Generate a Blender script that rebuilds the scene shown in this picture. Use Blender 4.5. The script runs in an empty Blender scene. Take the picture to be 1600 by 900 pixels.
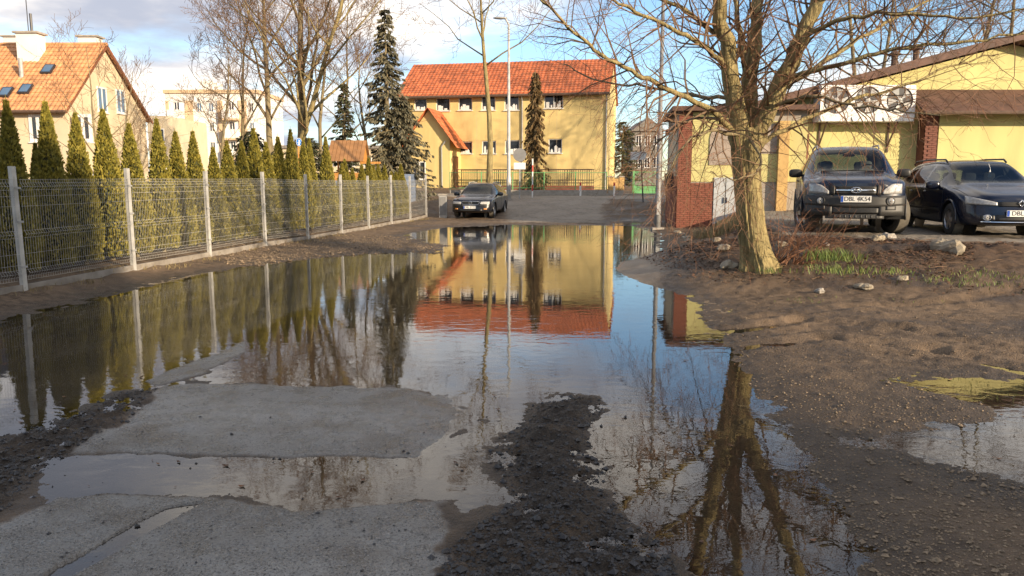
import bpy, bmesh, math, random
import numpy as np
from mathutils import Vector, Matrix
R = math.radians
rnd = random.Random(7)
scene = bpy.context.scene
col = scene.collection
# ------------------------------------------------------------------ camera
FPX, PITCH, EYE = 1200.0, R(8.0), 1.7
cam_d = bpy.data.cameras.new('camera'); cam_d.sensor_width = 36; cam_d.lens = FPX / 1600 * 36
cam_d.clip_start = 0.05; cam_d.clip_end = 3000
cam = bpy.data.objects.new('camera', cam_d); col.objects.link(cam)
cam.location = (0, 0, EYE); cam.rotation_euler = (math.pi / 2 - PITCH, 0, 0)
scene.camera = cam
# ------------------------------------------------------------------ sky and sun
SUN_EL, SUN_AZ = R(15), R(130.5)
world = bpy.data.worlds.new('World'); scene.world = world; world.use_nodes = True
wn, wl = world.node_tree.nodes, world.node_tree.links
def wnode(t, **kw):
    n = wn.new(t)
    for k, v in kw.items(): setattr(n, k, v)
    return n
def wmath(op, a, b=None):
    n = wnode('ShaderNodeMath', operation=op)
    for i, v in enumerate((a, b)):
        if v is None: continue
        if isinstance(v, (int, float)): n.inputs[i].default_value = v
        else: wl.new(v, n.inputs[i])
    return n.outputs[0]
sky = wnode('ShaderNodeTexSky', sky_type='NISHITA', sun_disc=False, sun_elevation=SUN_EL, sun_rotation=SUN_AZ)
sky.air_density = 1.0; sky.dust_density = 0.3; sky.ozone_density = 3.0
tc = wnode('ShaderNodeTexCoord'); sep = wnode('ShaderNodeSeparateXYZ'); wl.new(tc.outputs['Generated'], sep.inputs[0])
zc = wmath('ADD', wmath('MAXIMUM', sep.outputs[2], 0.0), 0.16)
cx = wmath('DIVIDE', sep.outputs[0], zc); cy = wmath('DIVIDE', sep.outputs[1], zc)
cmb = wnode('ShaderNodeCombineXYZ'); wl.new(cx, cmb.inputs[0]); wl.new(cy, cmb.inputs[1])
def wnoise(scale, detail, off):
    m = wnode('ShaderNodeMapping'); m.inputs['Location'].default_value = off; wl.new(cmb.outputs[0], m.inputs[0])
    n = wnode('ShaderNodeTexNoise'); n.inputs['Scale'].default_value = scale; n.inputs['Detail'].default_value = detail
    n.inputs['Roughness'].default_value = 0.55; wl.new(m.outputs[0], n.inputs['Vector']); return n.outputs['Fac']
def wramp(f, a, b):
    r = wnode('ShaderNodeMapRange', interpolation_type='SMOOTHSTEP'); wl.new(f, r.inputs[0])
    r.inputs[1].default_value = a; r.inputs[2].default_value = b; return r.outputs[0]
def wmix(f, a, b):
    m = wnode('ShaderNodeMix', data_type='RGBA'); wl.new(f, m.inputs['Factor'])
    for s, v in ((m.inputs[6], a), (m.inputs[7], b)):
        if isinstance(v, tuple): s.default_value = v + (1,)
        else: wl.new(v, s)
    return m.outputs[2]
cover = wramp(wnoise(0.50, 7, (2.2, 9.4, 0)), 0.41, 0.55)
shade = wramp(wnoise(1.1, 6, (8.3, 5.2, 2)), 0.38, 0.64)
cloud = wmix(shade, (2.1, 2.25, 2.7), (5.7, 5.2, 4.6))
bg = wn['Background']; bg.inputs[1].default_value = 0.095
wl.new(wmix(cover, sky.outputs[0], cloud), bg.inputs[0])
sun_d = bpy.data.lights.new('sun', 'SUN'); sun_d.energy = 2.85; sun_d.angle = R(0.6); sun_d.color = (1.0, 0.80, 0.56)
sun = bpy.data.objects.new('sun', sun_d); col.objects.link(sun)
sdir = Vector((math.sin(SUN_AZ) * math.cos(SUN_EL), math.cos(SUN_AZ) * math.cos(SUN_EL), math.sin(SUN_EL)))
sun.rotation_euler = (-sdir).to_track_quat('-Z', 'Y').to_euler(); sun.location = sdir * 60
vs = scene.view_settings; vs.view_transform = 'Standard'; vs.look = 'None'; vs.gamma = 1; vs.exposure = 1.52
vs.use_curve_mapping = False
scene.cycles.max_bounces = 8; scene.cycles.transparent_max_bounces = 12
scene.cycles.caustics_reflective = False; scene.cycles.caustics_refractive = False
# ------------------------------------------------------------------ measuring helpers
CP, SP = math.cos(PITCH), math.sin(PITCH)
def ray(px, py):
    u, v = (px - 800) / FPX, (py - 450) / FPX
    return Vector((u, CP - v * SP, -SP - v * CP))
EYEV = Vector((0, 0, EYE))
def G(px, py, z=0.0):
    d = ray(px, py); return EYEV + d * ((z - EYE) / d.z)
def D(px, py, Y):
    d = ray(px, py); return EYEV + d * (Y / d.y)
def hit(px, py, P, n):
    d = ray(px, py); return EYEV + d * ((P - EYEV).dot(n) / d.dot(n))
# ------------------------------------------------------------------ numpy noise
_rs = np.random.RandomState(3); _perm = _rs.rand(256, 256)
def vnoise(x, y):
    xi, yi = np.floor(x).astype(int), np.floor(y).astype(int); fx, fy = x - xi, y - yi
    fx = fx * fx * (3 - 2 * fx); fy = fy * fy * (3 - 2 * fy)
    a = _perm[xi & 255, yi & 255]; b = _perm[(xi + 1) & 255, yi & 255]; c = _perm[xi & 255, (yi + 1) & 255]; d = _perm[(xi + 1) & 255, (yi + 1) & 255]
    return (a * (1 - fx) + b * fx) * (1 - fy) + (c * (1 - fx) + d * fx) * fy
def fbm(x, y, s, o=4):
    r, a, t = 0, 1.0, 0
    for i in range(o):
        r = r + a * vnoise(x * s + 17.3 * i, y * s + 9.1 * i); t += a; a *= 0.5; s *= 2.03
    return r / t - 0.5
def sstep(v, a, b):
    t = np.clip((v - a) / (b - a), 0, 1); return t * t * (3 - 2 * t)
def poly_sd(x, y, poly):
    """signed distance, negative inside"""
    d = np.full(x.shape, 1e9); ins = np.zeros(x.shape, bool); n = len(poly)
    for i in range(n):
        ax, ay = poly[i]; bx, by = poly[(i + 1) % n]
        ex, ey = bx - ax, by - ay; wx, wy = x - ax, y - ay
        t = np.clip((wx * ex + wy * ey) / (ex * ex + ey * ey + 1e-12), 0, 1)
        d = np.minimum(d, (wx - ex * t) ** 2 + (wy - ey * t) ** 2)
        c = ((ay > y) != (by > y)) & (x < (bx - ax) * (y - ay) / (by - ay + 1e-12) + ax); ins ^= c
    d = np.sqrt(d); return np.where(ins, -d, d)
def gp(pts, z=0.0): return [tuple(G(a, b, z)[:2]) for a, b in pts]
# ------------------------------------------------------------------ ground shape
WATER = gp([(690, 356), (790, 351), (985, 352), (1024, 362), (1032, 395), (1040, 425), (1046, 450), (1100, 478), (1108, 505), (1132, 535),
            (1152, 562), (1178, 600), (1212, 650), (1252, 702), (1292, 760), (1330, 820), (1348, 862), (1345, 930), (1100, 930), (1062, 872), (1008, 832),
            (962, 795), (944, 762), (958, 738), (930, 702), (914, 672), (934, 642), (928, 618), (872, 612), (832, 628), (800, 662), (742, 652), (700, 622),
            (620, 607), (350, 600), (300, 597), (262, 601), (200, 608), (110, 642), (60, 664), (0, 676), (-200, 720), (-260, 560), (-120, 530), (0, 505), (60, 490), (110, 477), (200, 453), (300, 431),
            (400, 413), (500, 402), (600, 397), (688, 395), (700, 384), (660, 377), (630, 368), (660, 361)])
TONGUE = gp([(238, 594), (388, 532), (378, 552), (312, 586), (252, 602)])
PUD = gp([(70, 716), (122, 707), (470, 713), (640, 716), (700, 690), (742, 655), (800, 660), (756, 700), (752, 730), (784, 775), (772, 788), (718, 802), (706, 782), (640, 786), (520, 798), (450, 804), (380, 786), (330, 771), (240, 777), (110, 772), (62, 748)])
STREAK = gp([(250, 792), (350, 778), (280, 815), (190, 860), (100, 915), (20, 930), (70, 880), (170, 830)])
PUDR = gp([(1408, 602), (1480, 590), (1590, 592), (1800, 610), (1800, 800), (1540, 740), (1420, 708), (1350, 692), (1430, 676), (1530, 664), (1556, 650), (1530, 634), (1480, 621), (1430, 612)])
PUDF = gp([(955, 345), (1000, 343), (1015, 349), (990, 351), (950, 351)])
SLAB = gp([(262, 603), (350, 601), (620, 608), (705, 622), (748, 652), (700, 690), (640, 715), (470, 712), (122, 706), (200, 655)])
SLAB2 = gp([(700, 782), (640, 787), (450, 805), (380, 788), (330, 780), (240, 780), (110, 775), (50, 800), (-60, 850), (-100, 990), (640, 990), (690, 860)])
MOUND = gp([(925, 616), (870, 614), (832, 630), (800, 664), (758, 695), (752, 728), (786, 778), (730, 830), (690, 870), (660, 990), (1090, 990), (1060, 868), (1008, 828), (960, 790), (945, 760), (958, 738), (930, 702), (916, 672), (936, 642)])
MOUNDL = gp([(262, 603), (200, 610), (110, 643), (0, 678), (-100, 720), (-100, 860), (20, 800), (60, 745), (120, 707), (200, 660)])
LOT = [(5.1, 14.45), (8.6, 12.9), (40, 8), (60, 40), (9.5, 40), (8.0, 26), (6.4, 20)]
PATH = [(-.2, 30.5), (3.6, 30.5), (4.2, 36), (5.5, 43), (-2, 43), (-.3, 37)]
RUTS = [gp(p) for p in ([(1130, 520), (1250, 505), (1400, 520), (1620, 560)], [(1150, 545), (1290, 532), (1450, 552), (1640, 590)], [(1180, 500), (1330, 485), (1480, 480), (1640, 470)])]
def ground(x, y):
    x = np.atleast_1d(np.asarray(x, float)); y = np.atleast_1d(np.asarray(y, float))
    w = 0.34 * np.clip(y / 10, .30, 2)
    jx, jy = x + w * fbm(x, y, 1.6, 6), y + w * fbm(x + 50, y, 1.6, 6) * 1.5
    sd = poly_sd(jx, jy, WATER)
    for p in (PUD, STREAK, PUDR, PUDF): sd = np.minimum(sd, poly_sd(jx, jy, p))
    sd = np.maximum(sd, -poly_sd(jx, jy, TONGUE))
    q = .22 * fbm(x + 9, y, 5.0, 6); ax_, ay_ = jx * .5 + x * .5 + q, jy * .5 + y * .5 + q * .4
    asl = np.minimum(np.minimum(poly_sd(ax_, ay_, SLAB), poly_sd(ax_, ay_, SLAB2)), poly_sd(jx, jy, TONGUE))
    asph = 1 - sstep(asl, -0.02, 0.03)
    mnd = -np.minimum(poly_sd(jx, jy, MOUND), poly_sd(jx, jy, MOUNDL))
    mound = sstep(mnd, -0.10, 0.22)
    land = sstep(sd, -0.02, 0.5)
    n1, n2, n3 = fbm(x, y, 0.7, 4), fbm(x, y, 5, 3), fbm(x, y, 22, 3)
    near = np.where(sd > 0, 1.0, np.exp(np.minimum(sd, 0) / .35))
    zd = np.where(sd > 0, 0.055 * (1 - np.exp(-np.maximum(sd, 0) / .9)), -0.11 * (1 - np.exp(np.minimum(sd, 0) / .8)))
    zd = zd + 0.05 * n1 * sstep(sd, 0.1, 1.2) + near * (.034 * n2 + .018 * n3) * np.clip(y / 6, .6, 1.5)
    zd = zd + mound * sstep(sd, -.05, .15) * (0.02 * sstep(mnd, -0.05, 0.5) + 0.075 * n2 + 0.04 * n3)
    za = 0.014 + 0.022 * n1 + 0.012 * n2 + 0.006 * n3 - 0.028 * sstep(x, -.85, .0) * sstep(y, 4.2, 4.8) - .010 * np.exp(np.minimum(asl, 0) / .10) * sstep(n1, -.12, .12)
    z = np.where(sd > -.05, zd * (1 - asph) + za * asph, zd)
    z = np.where((asph > .5) & (sd > -0.05), np.maximum(z, za * asph), z)
    for pl in RUTS:
        for k in range(len(pl) - 1):
            (ax, ay), (bx, by) = pl[k], pl[k + 1]; ex, ey = bx - ax, by - ay; t = np.clip(((x - ax) * ex + (y - ay) * ey) / (ex * ex + ey * ey), 0, 1)
            dd = np.hypot(x - ax - ex * t, y - ay - ey * t); z = z - np.where(sd > .1, .028 * np.exp(-(dd / .11) ** 2) - .014 * np.exp(-((dd - .22) / .08) ** 2), 0)
    # rising street, raised car park with its bank, fence verge
    street = 0.66 * sstep(y, 31, 44) + 0.35 * sstep(y, 49, 60)
    fx = -9.0 + 0.125 * y                                   # the fence line
    verge = 0.13 * sstep(fx + 1.3 - x, 0, 1.2) * (y > 2)
    lsd = poly_sd(x, y, LOT); fall = np.where(y < 16, 4.0, 1.5)
    lot = 0.60 * (1 - sstep(lsd + 0.25 * n1, 0.0, fall)) * (1 - sstep(y, 26, 40))
    bank = (1 - sstep(lsd, 0.0, fall)) * sstep(lsd, 0.02, 0.2)
    zz = z + street * (1 - .0) + verge + lot + bank * (0.10 * n1 + 0.07 * n2)
    far = np.hypot(x, y) > 40
    m = dict(asph=asph * (sd > -.1), mound=mound, sd=sd, bank=bank, lot=1 - sstep(lsd, -.15, 0.0), street=np.maximum(sstep(y, 42, 42.5) * (1 - sstep(y, 49.8, 50)), 1 - sstep(poly_sd(jx, jy, PATH), -.2, .2)))
    return zz, m
def gz(x, y): return float(ground(x, y)[0][0])
# ------------------------------------------------------------------ materials
def mat(name, base, rough=0.7, var=0.25, scale=6.0, bump=0.0, bscale=40.0, metal=0.0, base2=None, coat=0.0, spec=0.5, detail=5, stretch=None):
    m = bpy.data.materials.new(name); m.use_nodes = True
    nt = m.node_tree; N, L = nt.nodes, nt.links; b = N['Principled BSDF']
    b.inputs['Roughness'].default_value = rough; b.inputs['Metallic'].default_value = metal
    b.inputs['Specular IOR Level'].default_value = spec; b.inputs['Coat Weight'].default_value = coat; b.inputs['Coat Roughness'].default_value = 0.03
    t = N.new('ShaderNodeTexCoord'); src = t.outputs['Object']
    if stretch:
        mp = N.new('ShaderNodeMapping'); mp.inputs['Scale'].default_value = stretch; L.new(src, mp.inputs[0]); src = mp.outputs[0]
    n = N.new('ShaderNodeTexNoise'); n.inputs['Scale'].default_value = scale; n.inputs['Detail'].default_value = detail; L.new(src, n.inputs['Vector'])
    r = N.new('ShaderNodeMapRange'); r.inputs[1].default_value = .3; r.inputs[2].default_value = .7; L.new(n.outputs['Fac'], r.inputs[0])
    mx = N.new('ShaderNodeMix'); mx.data_type = 'RGBA'; L.new(r.outputs[0], mx.inputs['Factor'])
    b2 = base2 or tuple(c * (1 + var) for c in base); b1 = base if base2 else tuple(c * (1 - var) for c in base)
    mx.inputs[6].default_value = (*b1, 1); mx.inputs[7].default_value = (*b2, 1); L.new(mx.outputs[2], b.inputs['Base Color'])
    if bump:
        n2 = N.new('ShaderNodeTexNoise'); n2.inputs['Scale'].default_value = bscale; n2.inputs['Detail'].default_value = 4; L.new(src, n2.inputs['Vector'])
        bp = N.new('ShaderNodeBump'); bp.inputs['Strength'].default_value = bump; bp.inputs['Distance'].default_value = 0.02
        L.new(n2.outputs['Fac'], bp.inputs['Height']); L.new(bp.outputs[0], b.inputs['Normal'])
    return m
def glass_mat(name, tint, rough=0.02):
    m = bpy.data.materials.new(name); m.use_nodes = True; N, L = m.node_tree.nodes, m.node_tree.links
    N.remove(N['Principled BSDF']); t = N.new('ShaderNodeBsdfTransparent'); t.inputs[0].default_value = (*tint, 1)
    g = N.new('ShaderNodeBsdfGlossy'); g.inputs['Roughness'].default_value = rough; f = N.new('ShaderNodeFresnel'); f.inputs[0].default_value = 1.5
    x = N.new('ShaderNodeMixShader'); L.new(f.outputs[0], x.inputs[0]); L.new(t.outputs[0], x.inputs[1]); L.new(g.outputs[0], x.inputs[2]); L.new(x.outputs[0], N['Material Output'].inputs[0]); return m
MT = {}
def mk(k, *a, **kw): MT[k] = mat(k, *a, **kw)
mk('bark', (.13, .10, .055), .85, .35, 9, 1.0, 45, base2=(.27, .22, .12), stretch=(1, 1, .25))
mk('bark_pale', (.14, .11, .045), .85, .3, 11, 1.0, 26, base2=(.36, .285, .125), stretch=(1, 1, .22)); [setattr(n_.inputs['Distance'], 'default_value', .06) for n_ in MT['bark_pale'].node_tree.nodes if n_.type == 'BUMP']
mk('twig_red', (.17, .075, .035), .75, .35, 3)
mk('twig_brown', (.16, .095, .05), .8, .35, 3)
mk('thuja', (.10, .102, .014), .7, .5, 9, base2=(.33, .27, .04))
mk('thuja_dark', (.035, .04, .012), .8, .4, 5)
mk('spruce_blue', (.055, .058, .035), .7, .4, 5, base2=(.17, .145, .085))
mk('spruce_green', (.03, .042, .018), .7, .4, 5, base2=(.08, .085, .035))
mk('spruce_brown', (.085, .05, .016), .75, .4, 5, base2=(.17, .10, .03))
mk('stucco_yellow', (.70, .54, .23), .85, .13, 1.6, .2, 60, stretch=(1, 1, .2), detail=8)
mk('stucco_lemon', (.54, .49, .21), .85, .15, 1.4, .2, 60, stretch=(1, 1, .25), detail=8)
mk('stucco_beige', (.58, .48, .33), .9, .12, .8, .2, 40)
mk('stucco_white', (.72, .70, .66), .85, .06, 1)
mk('stucco_peach', (.58, .42, .26), .85, .08, 1)
mk('tile_orange', (.53, .26, .115), .7, .34, 2.6, .1, 30)
mk('tile_red', (.47, .135, .05), .7, .38, 2.4, .1, 30)
mk('tile_brown', (.10, .05, .035), .7, .3, 2.5, .2, 30)
mk('brick', (.21, .07, .042), .8, .25, 3, .25, 60)
mk('brick_dark', (.15, .055, .036), .8, .25, 3, .25, 60)
mk('brick_yellow', (.50, .32, .12), .8, .2, 3, .25, 60)
mk('mortar', (.34, .30, .25), .9, .15, 8)
mk('galv', (.46, .45, .42), .5, .22, 5, metal=.15)
mk('galv_dull', (.36, .36, .35), .6, .15, 5, metal=.2)
mk('concrete', (.33, .30, .26), .9, .2, 5, .3, 50)
mk('plinth', (.15, .125, .10), .9, .3, 3, .3, 50, base2=(.33, .30, .26))
mk('concrete_dark', (.20, .18, .155), .85, .25, 4, .3, 40)
mk('dark_metal', (.03, .03, .035), .45, .2, 6)
mk('blue_board', (.13, .17, .25), .8, .2, 2)
mk('rust_iron', (.10, .06, .04), .7, .3, 8)
mk('green_paint', (.13, .36, .14), .5, .15, 4)
mk('white_paint', (.75, .74, .71), .5, .06, 4)
mk('red_paint', (.55, .05, .035), .5, .1, 4)
mk('sign_blue', (.02, .16, .52), .4, .05, 4)
mk('sign_back', (.20, .20, .20), .5, .12, 6)
mk('wood_orange', (.48, .22, .05), .65, .2, 3, .2, 40, stretch=(6, 6, .6))
mk('wood_roof', (.30, .15, .06), .65, .2, 3, .2, 40)
mk('wood_brown', (.20, .07, .03), .6, .25, 3)
mk('door_grey', (.42, .44, .45), .5, .1, 4)
mk('pane', (.018, .022, .03), .06, .2, .8, spec=.8)
mk('pane_blue', (.10, .17, .27), .08, .3, .6, spec=.8)
mk('paper', (.8, .8, .78), .8, .05, 3)
mk('mural', (.33, .27, .22), .7, .3, 2)
mk('mural_red', (.42, .14, .12), .7, .4, 3)
mk('stone', (.27, .23, .17), .9, .3, 7, .8, 25)
mk('pebble_dark', (.022, .020, .020), .5, .5, 6)
mk('pebble_tan', (.19, .14, .09), .8, .6, 30)
mk('pebble_grey', (.19, .18, .165), .7, .7, 60)
mk('leaf_litter', (.12, .058, .028), .8, .7, 20)
mk('grass', (.085, .15, .02), .6, .4, 8, base2=(.20, .22, .05))
mk('dry_grass', (.26, .20, .09), .8, .3, 8)
mk('paint_navy', (.010, .015, .032), .25, .08, 2, coat=0.35)
mk('paint_blue', (.006, .009, .022), .22, .08, 2, coat=0.35)
mk('paint_black', (.010, .011, .016), .25, .08, 2, coat=0.35)
mk('plastic_black', (.018, .018, .018), .5, .2, 20)
mk('plastic_grey', (.035, .034, .032), .5, .12, 10)
mk('tyre', (.035, .033, .03), .85, .25, 12)
mk('tread', (.13, .115, .09), .9, .2, 14)
mk('chrome', (.75, .75, .75), .12, .03, 4, metal=1)
mk('alloy', (.42, .42, .43), .3, .08, 4, metal=.9)
mk('lamp', (.40, .40, .39), .10, .25, 30, coat=1)
mk('amber', (.6, .25, .05), .2, .1, 9, coat=1)
mk('plate', (.78, .78, .75), .4, .04, 9)
mk('plate_blue', (.02, .08, .42), .4, .04, 9)
mk('ink', (.01, .01, .01), .5, .04, 9)
mk('seat', (.055, .055, .055), .85, .2, 9)
mk('seat_pale', (.30, .28, .24), .85, .15, 9)
MT['car_glass'] = glass_mat('car_glass', (.42, .48, .50))
MT['car_glass_mid'] = glass_mat('car_glass_mid', (.22, .25, .26))
MT['car_glass_dark'] = glass_mat('car_glass_dark', (.16, .19, .22))
# ------------------------------------------------------------------ mesh helpers
class MB:
    def __init__(s): s.v, s.f = [], []
    def add(s, vs, fs):
        o = len(s.v); s.v += [tuple(p) for p in vs]; s.f += [tuple(i + o for i in f) for f in fs]; return s
    def hexa(s, p):   # 8 points: bottom ring 0-3, top ring 4-7
        return s.add(p, [(3, 2, 1, 0), (4, 5, 6, 7), (0, 1, 5, 4), (1, 2, 6, 5), (2, 3, 7, 6), (3, 0, 4, 7)])
    def box(s, x0, x1, y0, y1, z0, z1):
        return s.hexa([(x0, y0, z0), (x1, y0, z0), (x1, y1, z0), (x0, y1, z0), (x0, y0, z1), (x1, y0, z1), (x1, y1, z1), (x0, y1, z1)])
    def tube(s, pts, rad, n=6, cap=True):
        pts = [Vector(p) for p in pts]; k = len(pts)
        if not hasattr(rad, '__len__'): rad = [rad] * k
        t = (pts[1] - pts[0]).normalized(); a = t.orthogonal().normalized(); o = len(s.v)
        for i in range(k):
            t2 = (pts[min(i + 1, k - 1)] - pts[max(i - 1, 0)])
            if t2.length > 1e-9: t = t2.normalized()
            a = a - t * a.dot(t); a = a.normalized() if a.length > 1e-6 else t.orthogonal().normalized(); b = t.cross(a)
            for j in range(n):
                q = 2 * math.pi * j / n; s.v.append(tuple(pts[i] + (a * math.cos(q) + b * math.sin(q)) * rad[i]))
        for i in range(k - 1):
            for j in range(n):
                j2 = (j + 1) % n; s.f.append((o + i * n + j, o + i * n + j2, o + (i + 1) * n + j2, o + (i + 1) * n + j))
        if cap and n > 3: s.f.append(tuple(o + (k - 1) * n + j for j in range(n))); s.f.append(tuple(o + j for j in reversed(range(n))))
        return s
    def lathe(s, prof, c=(0, 0, 0), axis='z', n=24):
        o = len(s.v); k = len(prof)
        for (r, h) in prof:
            for j in range(n):
                q = 2 * math.pi * j / n; a, b = r * math.cos(q), r * math.sin(q)
                p = (a, b, h) if axis == 'z' else (h, a, b) if axis == 'x' else (a, h, b)
                s.v.append((p[0] + c[0], p[1] + c[1], p[2] + c[2]))
        for i in range(k - 1):
            for j in range(n):
                j2 = (j + 1) % n; s.f.append((o + i * n + j, o + i * n + j2, o + (i + 1) * n + j2, o + (i + 1) * n + j))
        return s
    def ball(s, c, r, nu=12, nv=8, p=1.0):
        f = lambda t: math.copysign(abs(t) ** p, t); o = len(s.v)
        for i in range(nv + 1):
            a = -math.pi / 2 + math.pi * i / nv
            for j in range(nu):
                b = 2 * math.pi * j / nu
                s.v.append((c[0] + r[0] * f(math.cos(a)) * f(math.cos(b)), c[1] + r[1] * f(math.cos(a)) * f(math.sin(b)), c[2] + r[2] * f(math.sin(a))))
        for i in range(nv):
            for j in range(nu):
                j2 = (j + 1) % nu; s.f.append((o + i * nu + j, o + i * nu + j2, o + (i + 1) * nu + j2, o + (i + 1) * nu + j))
        return s
    def prism(s, poly, d):   # poly: list of 3D points (planar), d: extrusion vector
        n = len(poly); d = Vector(d); a = [Vector(p) for p in poly]; o = len(s.v)
        s.v += [tuple(p) for p in a] + [tuple(p + d) for p in a]
        s.f.append(tuple(o + i for i in range(n))); s.f.append(tuple(o + n + i for i in reversed(range(n))))
        for i in range(n): s.f.append((o + i, o + n + i, o + n + (i + 1) % n, o + (i + 1) % n))
        return s
    def mesh(s, name):
        me = bpy.data.meshes.new(name); me.from_pydata(s.v, [], s.f); me.update(); return me
    def build(s, name, m, parent=None, smooth=False, loc=None):
        return obj(name, s.mesh(name), m, parent, smooth, loc)
def fixn(me):
    bm = bmesh.new(); bm.from_mesh(me); bmesh.ops.recalc_face_normals(bm, faces=bm.faces); bm.to_mesh(me); bm.free()
def obj(name, me, m, parent=None, smooth=False, loc=None):
    if m is not None and not me.materials: me.materials.append(MT[m] if isinstance(m, str) else m)
    if smooth: me.polygons.foreach_set('use_smooth', [True] * len(me.polygons))
    o = bpy.data.objects.new(name, me); col.objects.link(o)
    if parent: o.parent = parent
    if loc is not None: o.location = loc
    return o
def tag(o, label=None, cat=None, group=None, kind=None):
    if label: o['label'] = label
    if cat: o['category'] = cat
    if group: o['group'] = group
    if kind: o['kind'] = kind
    return o
def empty(name, loc, rz=0.0, **kw):
    o = bpy.data.objects.new(name, None); col.objects.link(o); o.location = loc; o.rotation_euler = (0, 0, rz); o.empty_display_size = .3
    return tag(o, **kw)
def copy_tree(o, parent=None):
    c = o.copy(); col.objects.link(c); c.parent = parent
    for ch in list(o.children): copy_tree(ch, c)
    return c
ORD = ['first', 'second', 'third', 'fourth', 'fifth', 'sixth', 'seventh', 'eighth', 'ninth', 'tenth', 'eleventh', 'twelfth', 'thirteenth', 'fourteenth', 'fifteenth', 'sixteenth', 'seventeenth', 'eighteenth', 'nineteenth', 'twentieth', 'twenty-first', 'twenty-second', 'twenty-third', 'twenty-fourth', 'twenty-fifth', 'twenty-sixth', 'twenty-seventh', 'twenty-eighth', 'twenty-ninth', 'thirtieth']
class Frame:   # wall frame: a along u, b outwards along n, c up; points relative to the thing's base
    def __init__(s, O, u, n): s.O, s.u, s.n = Vector(O), Vector(u).normalized(), Vector(n).normalized()
    def p(s, a, b, c): return s.O + s.u * a + s.n * b + Vector((0, 0, c))
    def box(s, M, a0, a1, b0, b1, c0, c1):
        q = s.p; return M.hexa([q(a0, b0, c0), q(a1, b0, c0), q(a1, b1, c0), q(a0, b1, c0), q(a0, b0, c1), q(a1, b0, c1), q(a1, b1, c1), q(a0, b1, c1)])
    def pix(s, px, py, base):   # pixel -> (a, c) on the wall plane, for measuring
        h = hit(px, py, s.O + base, s.n) - base - s.O; return h.dot(s.u), h.z
def wall_holes(M, F, W, H, holes, depth, c0=0.0):
    xs = sorted({0.0, W, *[h[0] for h in holes], *[h[1] for h in holes]}); zs = sorted({c0, H, *[h[2] for h in holes], *[h[3] for h in holes]})
    for i in range(len(xs) - 1):
        for j in range(len(zs) - 1):
            xm, zm = (xs[i] + xs[i + 1]) / 2, (zs[j] + zs[j + 1]) / 2
            if any(h[0] < xm < h[1] and h[2] < zm < h[3] for h in holes): continue
            M.add([F.p(xs[i], 0, zs[j]), F.p(xs[i + 1], 0, zs[j]), F.p(xs[i + 1], 0, zs[j + 1]), F.p(xs[i], 0, zs[j + 1])], [(0, 1, 2, 3)])
    for a0, a1, z0, z1 in holes:
        c = [(a0, z0), (a1, z0), (a1, z1), (a0, z1)]
        for k in range(4):
            (p, q), (r, t) = c[k], c[(k + 1) % 4]
            M.add([F.p(p, 0, q), F.p(r, 0, t), F.p(r, -depth, t), F.p(p, -depth, q)], [(0, 1, 2, 3)])
    return M
def window(parent, F, a0, a1, c0, c1, b=0.0, fm='white_paint', pm='pane', mull=1, trans=0, bar=.06, sill=True, name='window'):
    m = MB()
    F.box(m, a0, a0 + bar, b, b + .05, c0, c1); F.box(m, a1 - bar, a1, b, b + .05, c0, c1)
    F.box(m, a0 + bar, a1 - bar, b, b + .05, c0, c0 + bar); F.box(m, a0 + bar, a1 - bar, b, b + .05, c1 - bar, c1)
    for k in range(mull):
        a = a0 + (a1 - a0) * (k + 1) / (mull + 1); F.box(m, a - bar * .5, a + bar * .5, b + .002, b + .045, c0 + bar, c1 - bar)
    for k in range(trans):
        c = c0 + (c1 - c0) * .68; F.box(m, a0 + bar, a1 - bar, b + .003, b + .044, c - bar * .4, c + bar * .4)
    w = m.build(name, fm, parent)
    F.box(MB(), 0, 1, 0, 1, 0, 1)
    pm_ = MB(); F.box(pm_, a0 + bar * .8, a1 - bar * .8, b + .01, b + .02, c0 + bar * .8, c1 - bar * .8); pm_.build('pane', pm, w)
    if sill:
        s = MB(); F.box(s, a0 - .06, a1 + .06, b - .02, max(b, 0) + .10, c0 - .06, c0 - .004); s.build('sill', fm, w)
    return w
def text_mesh(body, size):
    c = bpy.data.curves.new('text', 'FONT'); c.body = body; c.size = size; c.align_x = 'CENTER'; c.align_y = 'CENTER'; c.extrude = .001
    o = bpy.data.objects.new('text', c); col.objects.link(o); dg = bpy.context.evaluated_depsgraph_get(); dg.update()
    me = bpy.data.meshes.new_from_object(o.evaluated_get(dg)); bpy.data.objects.remove(o); return me
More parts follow.
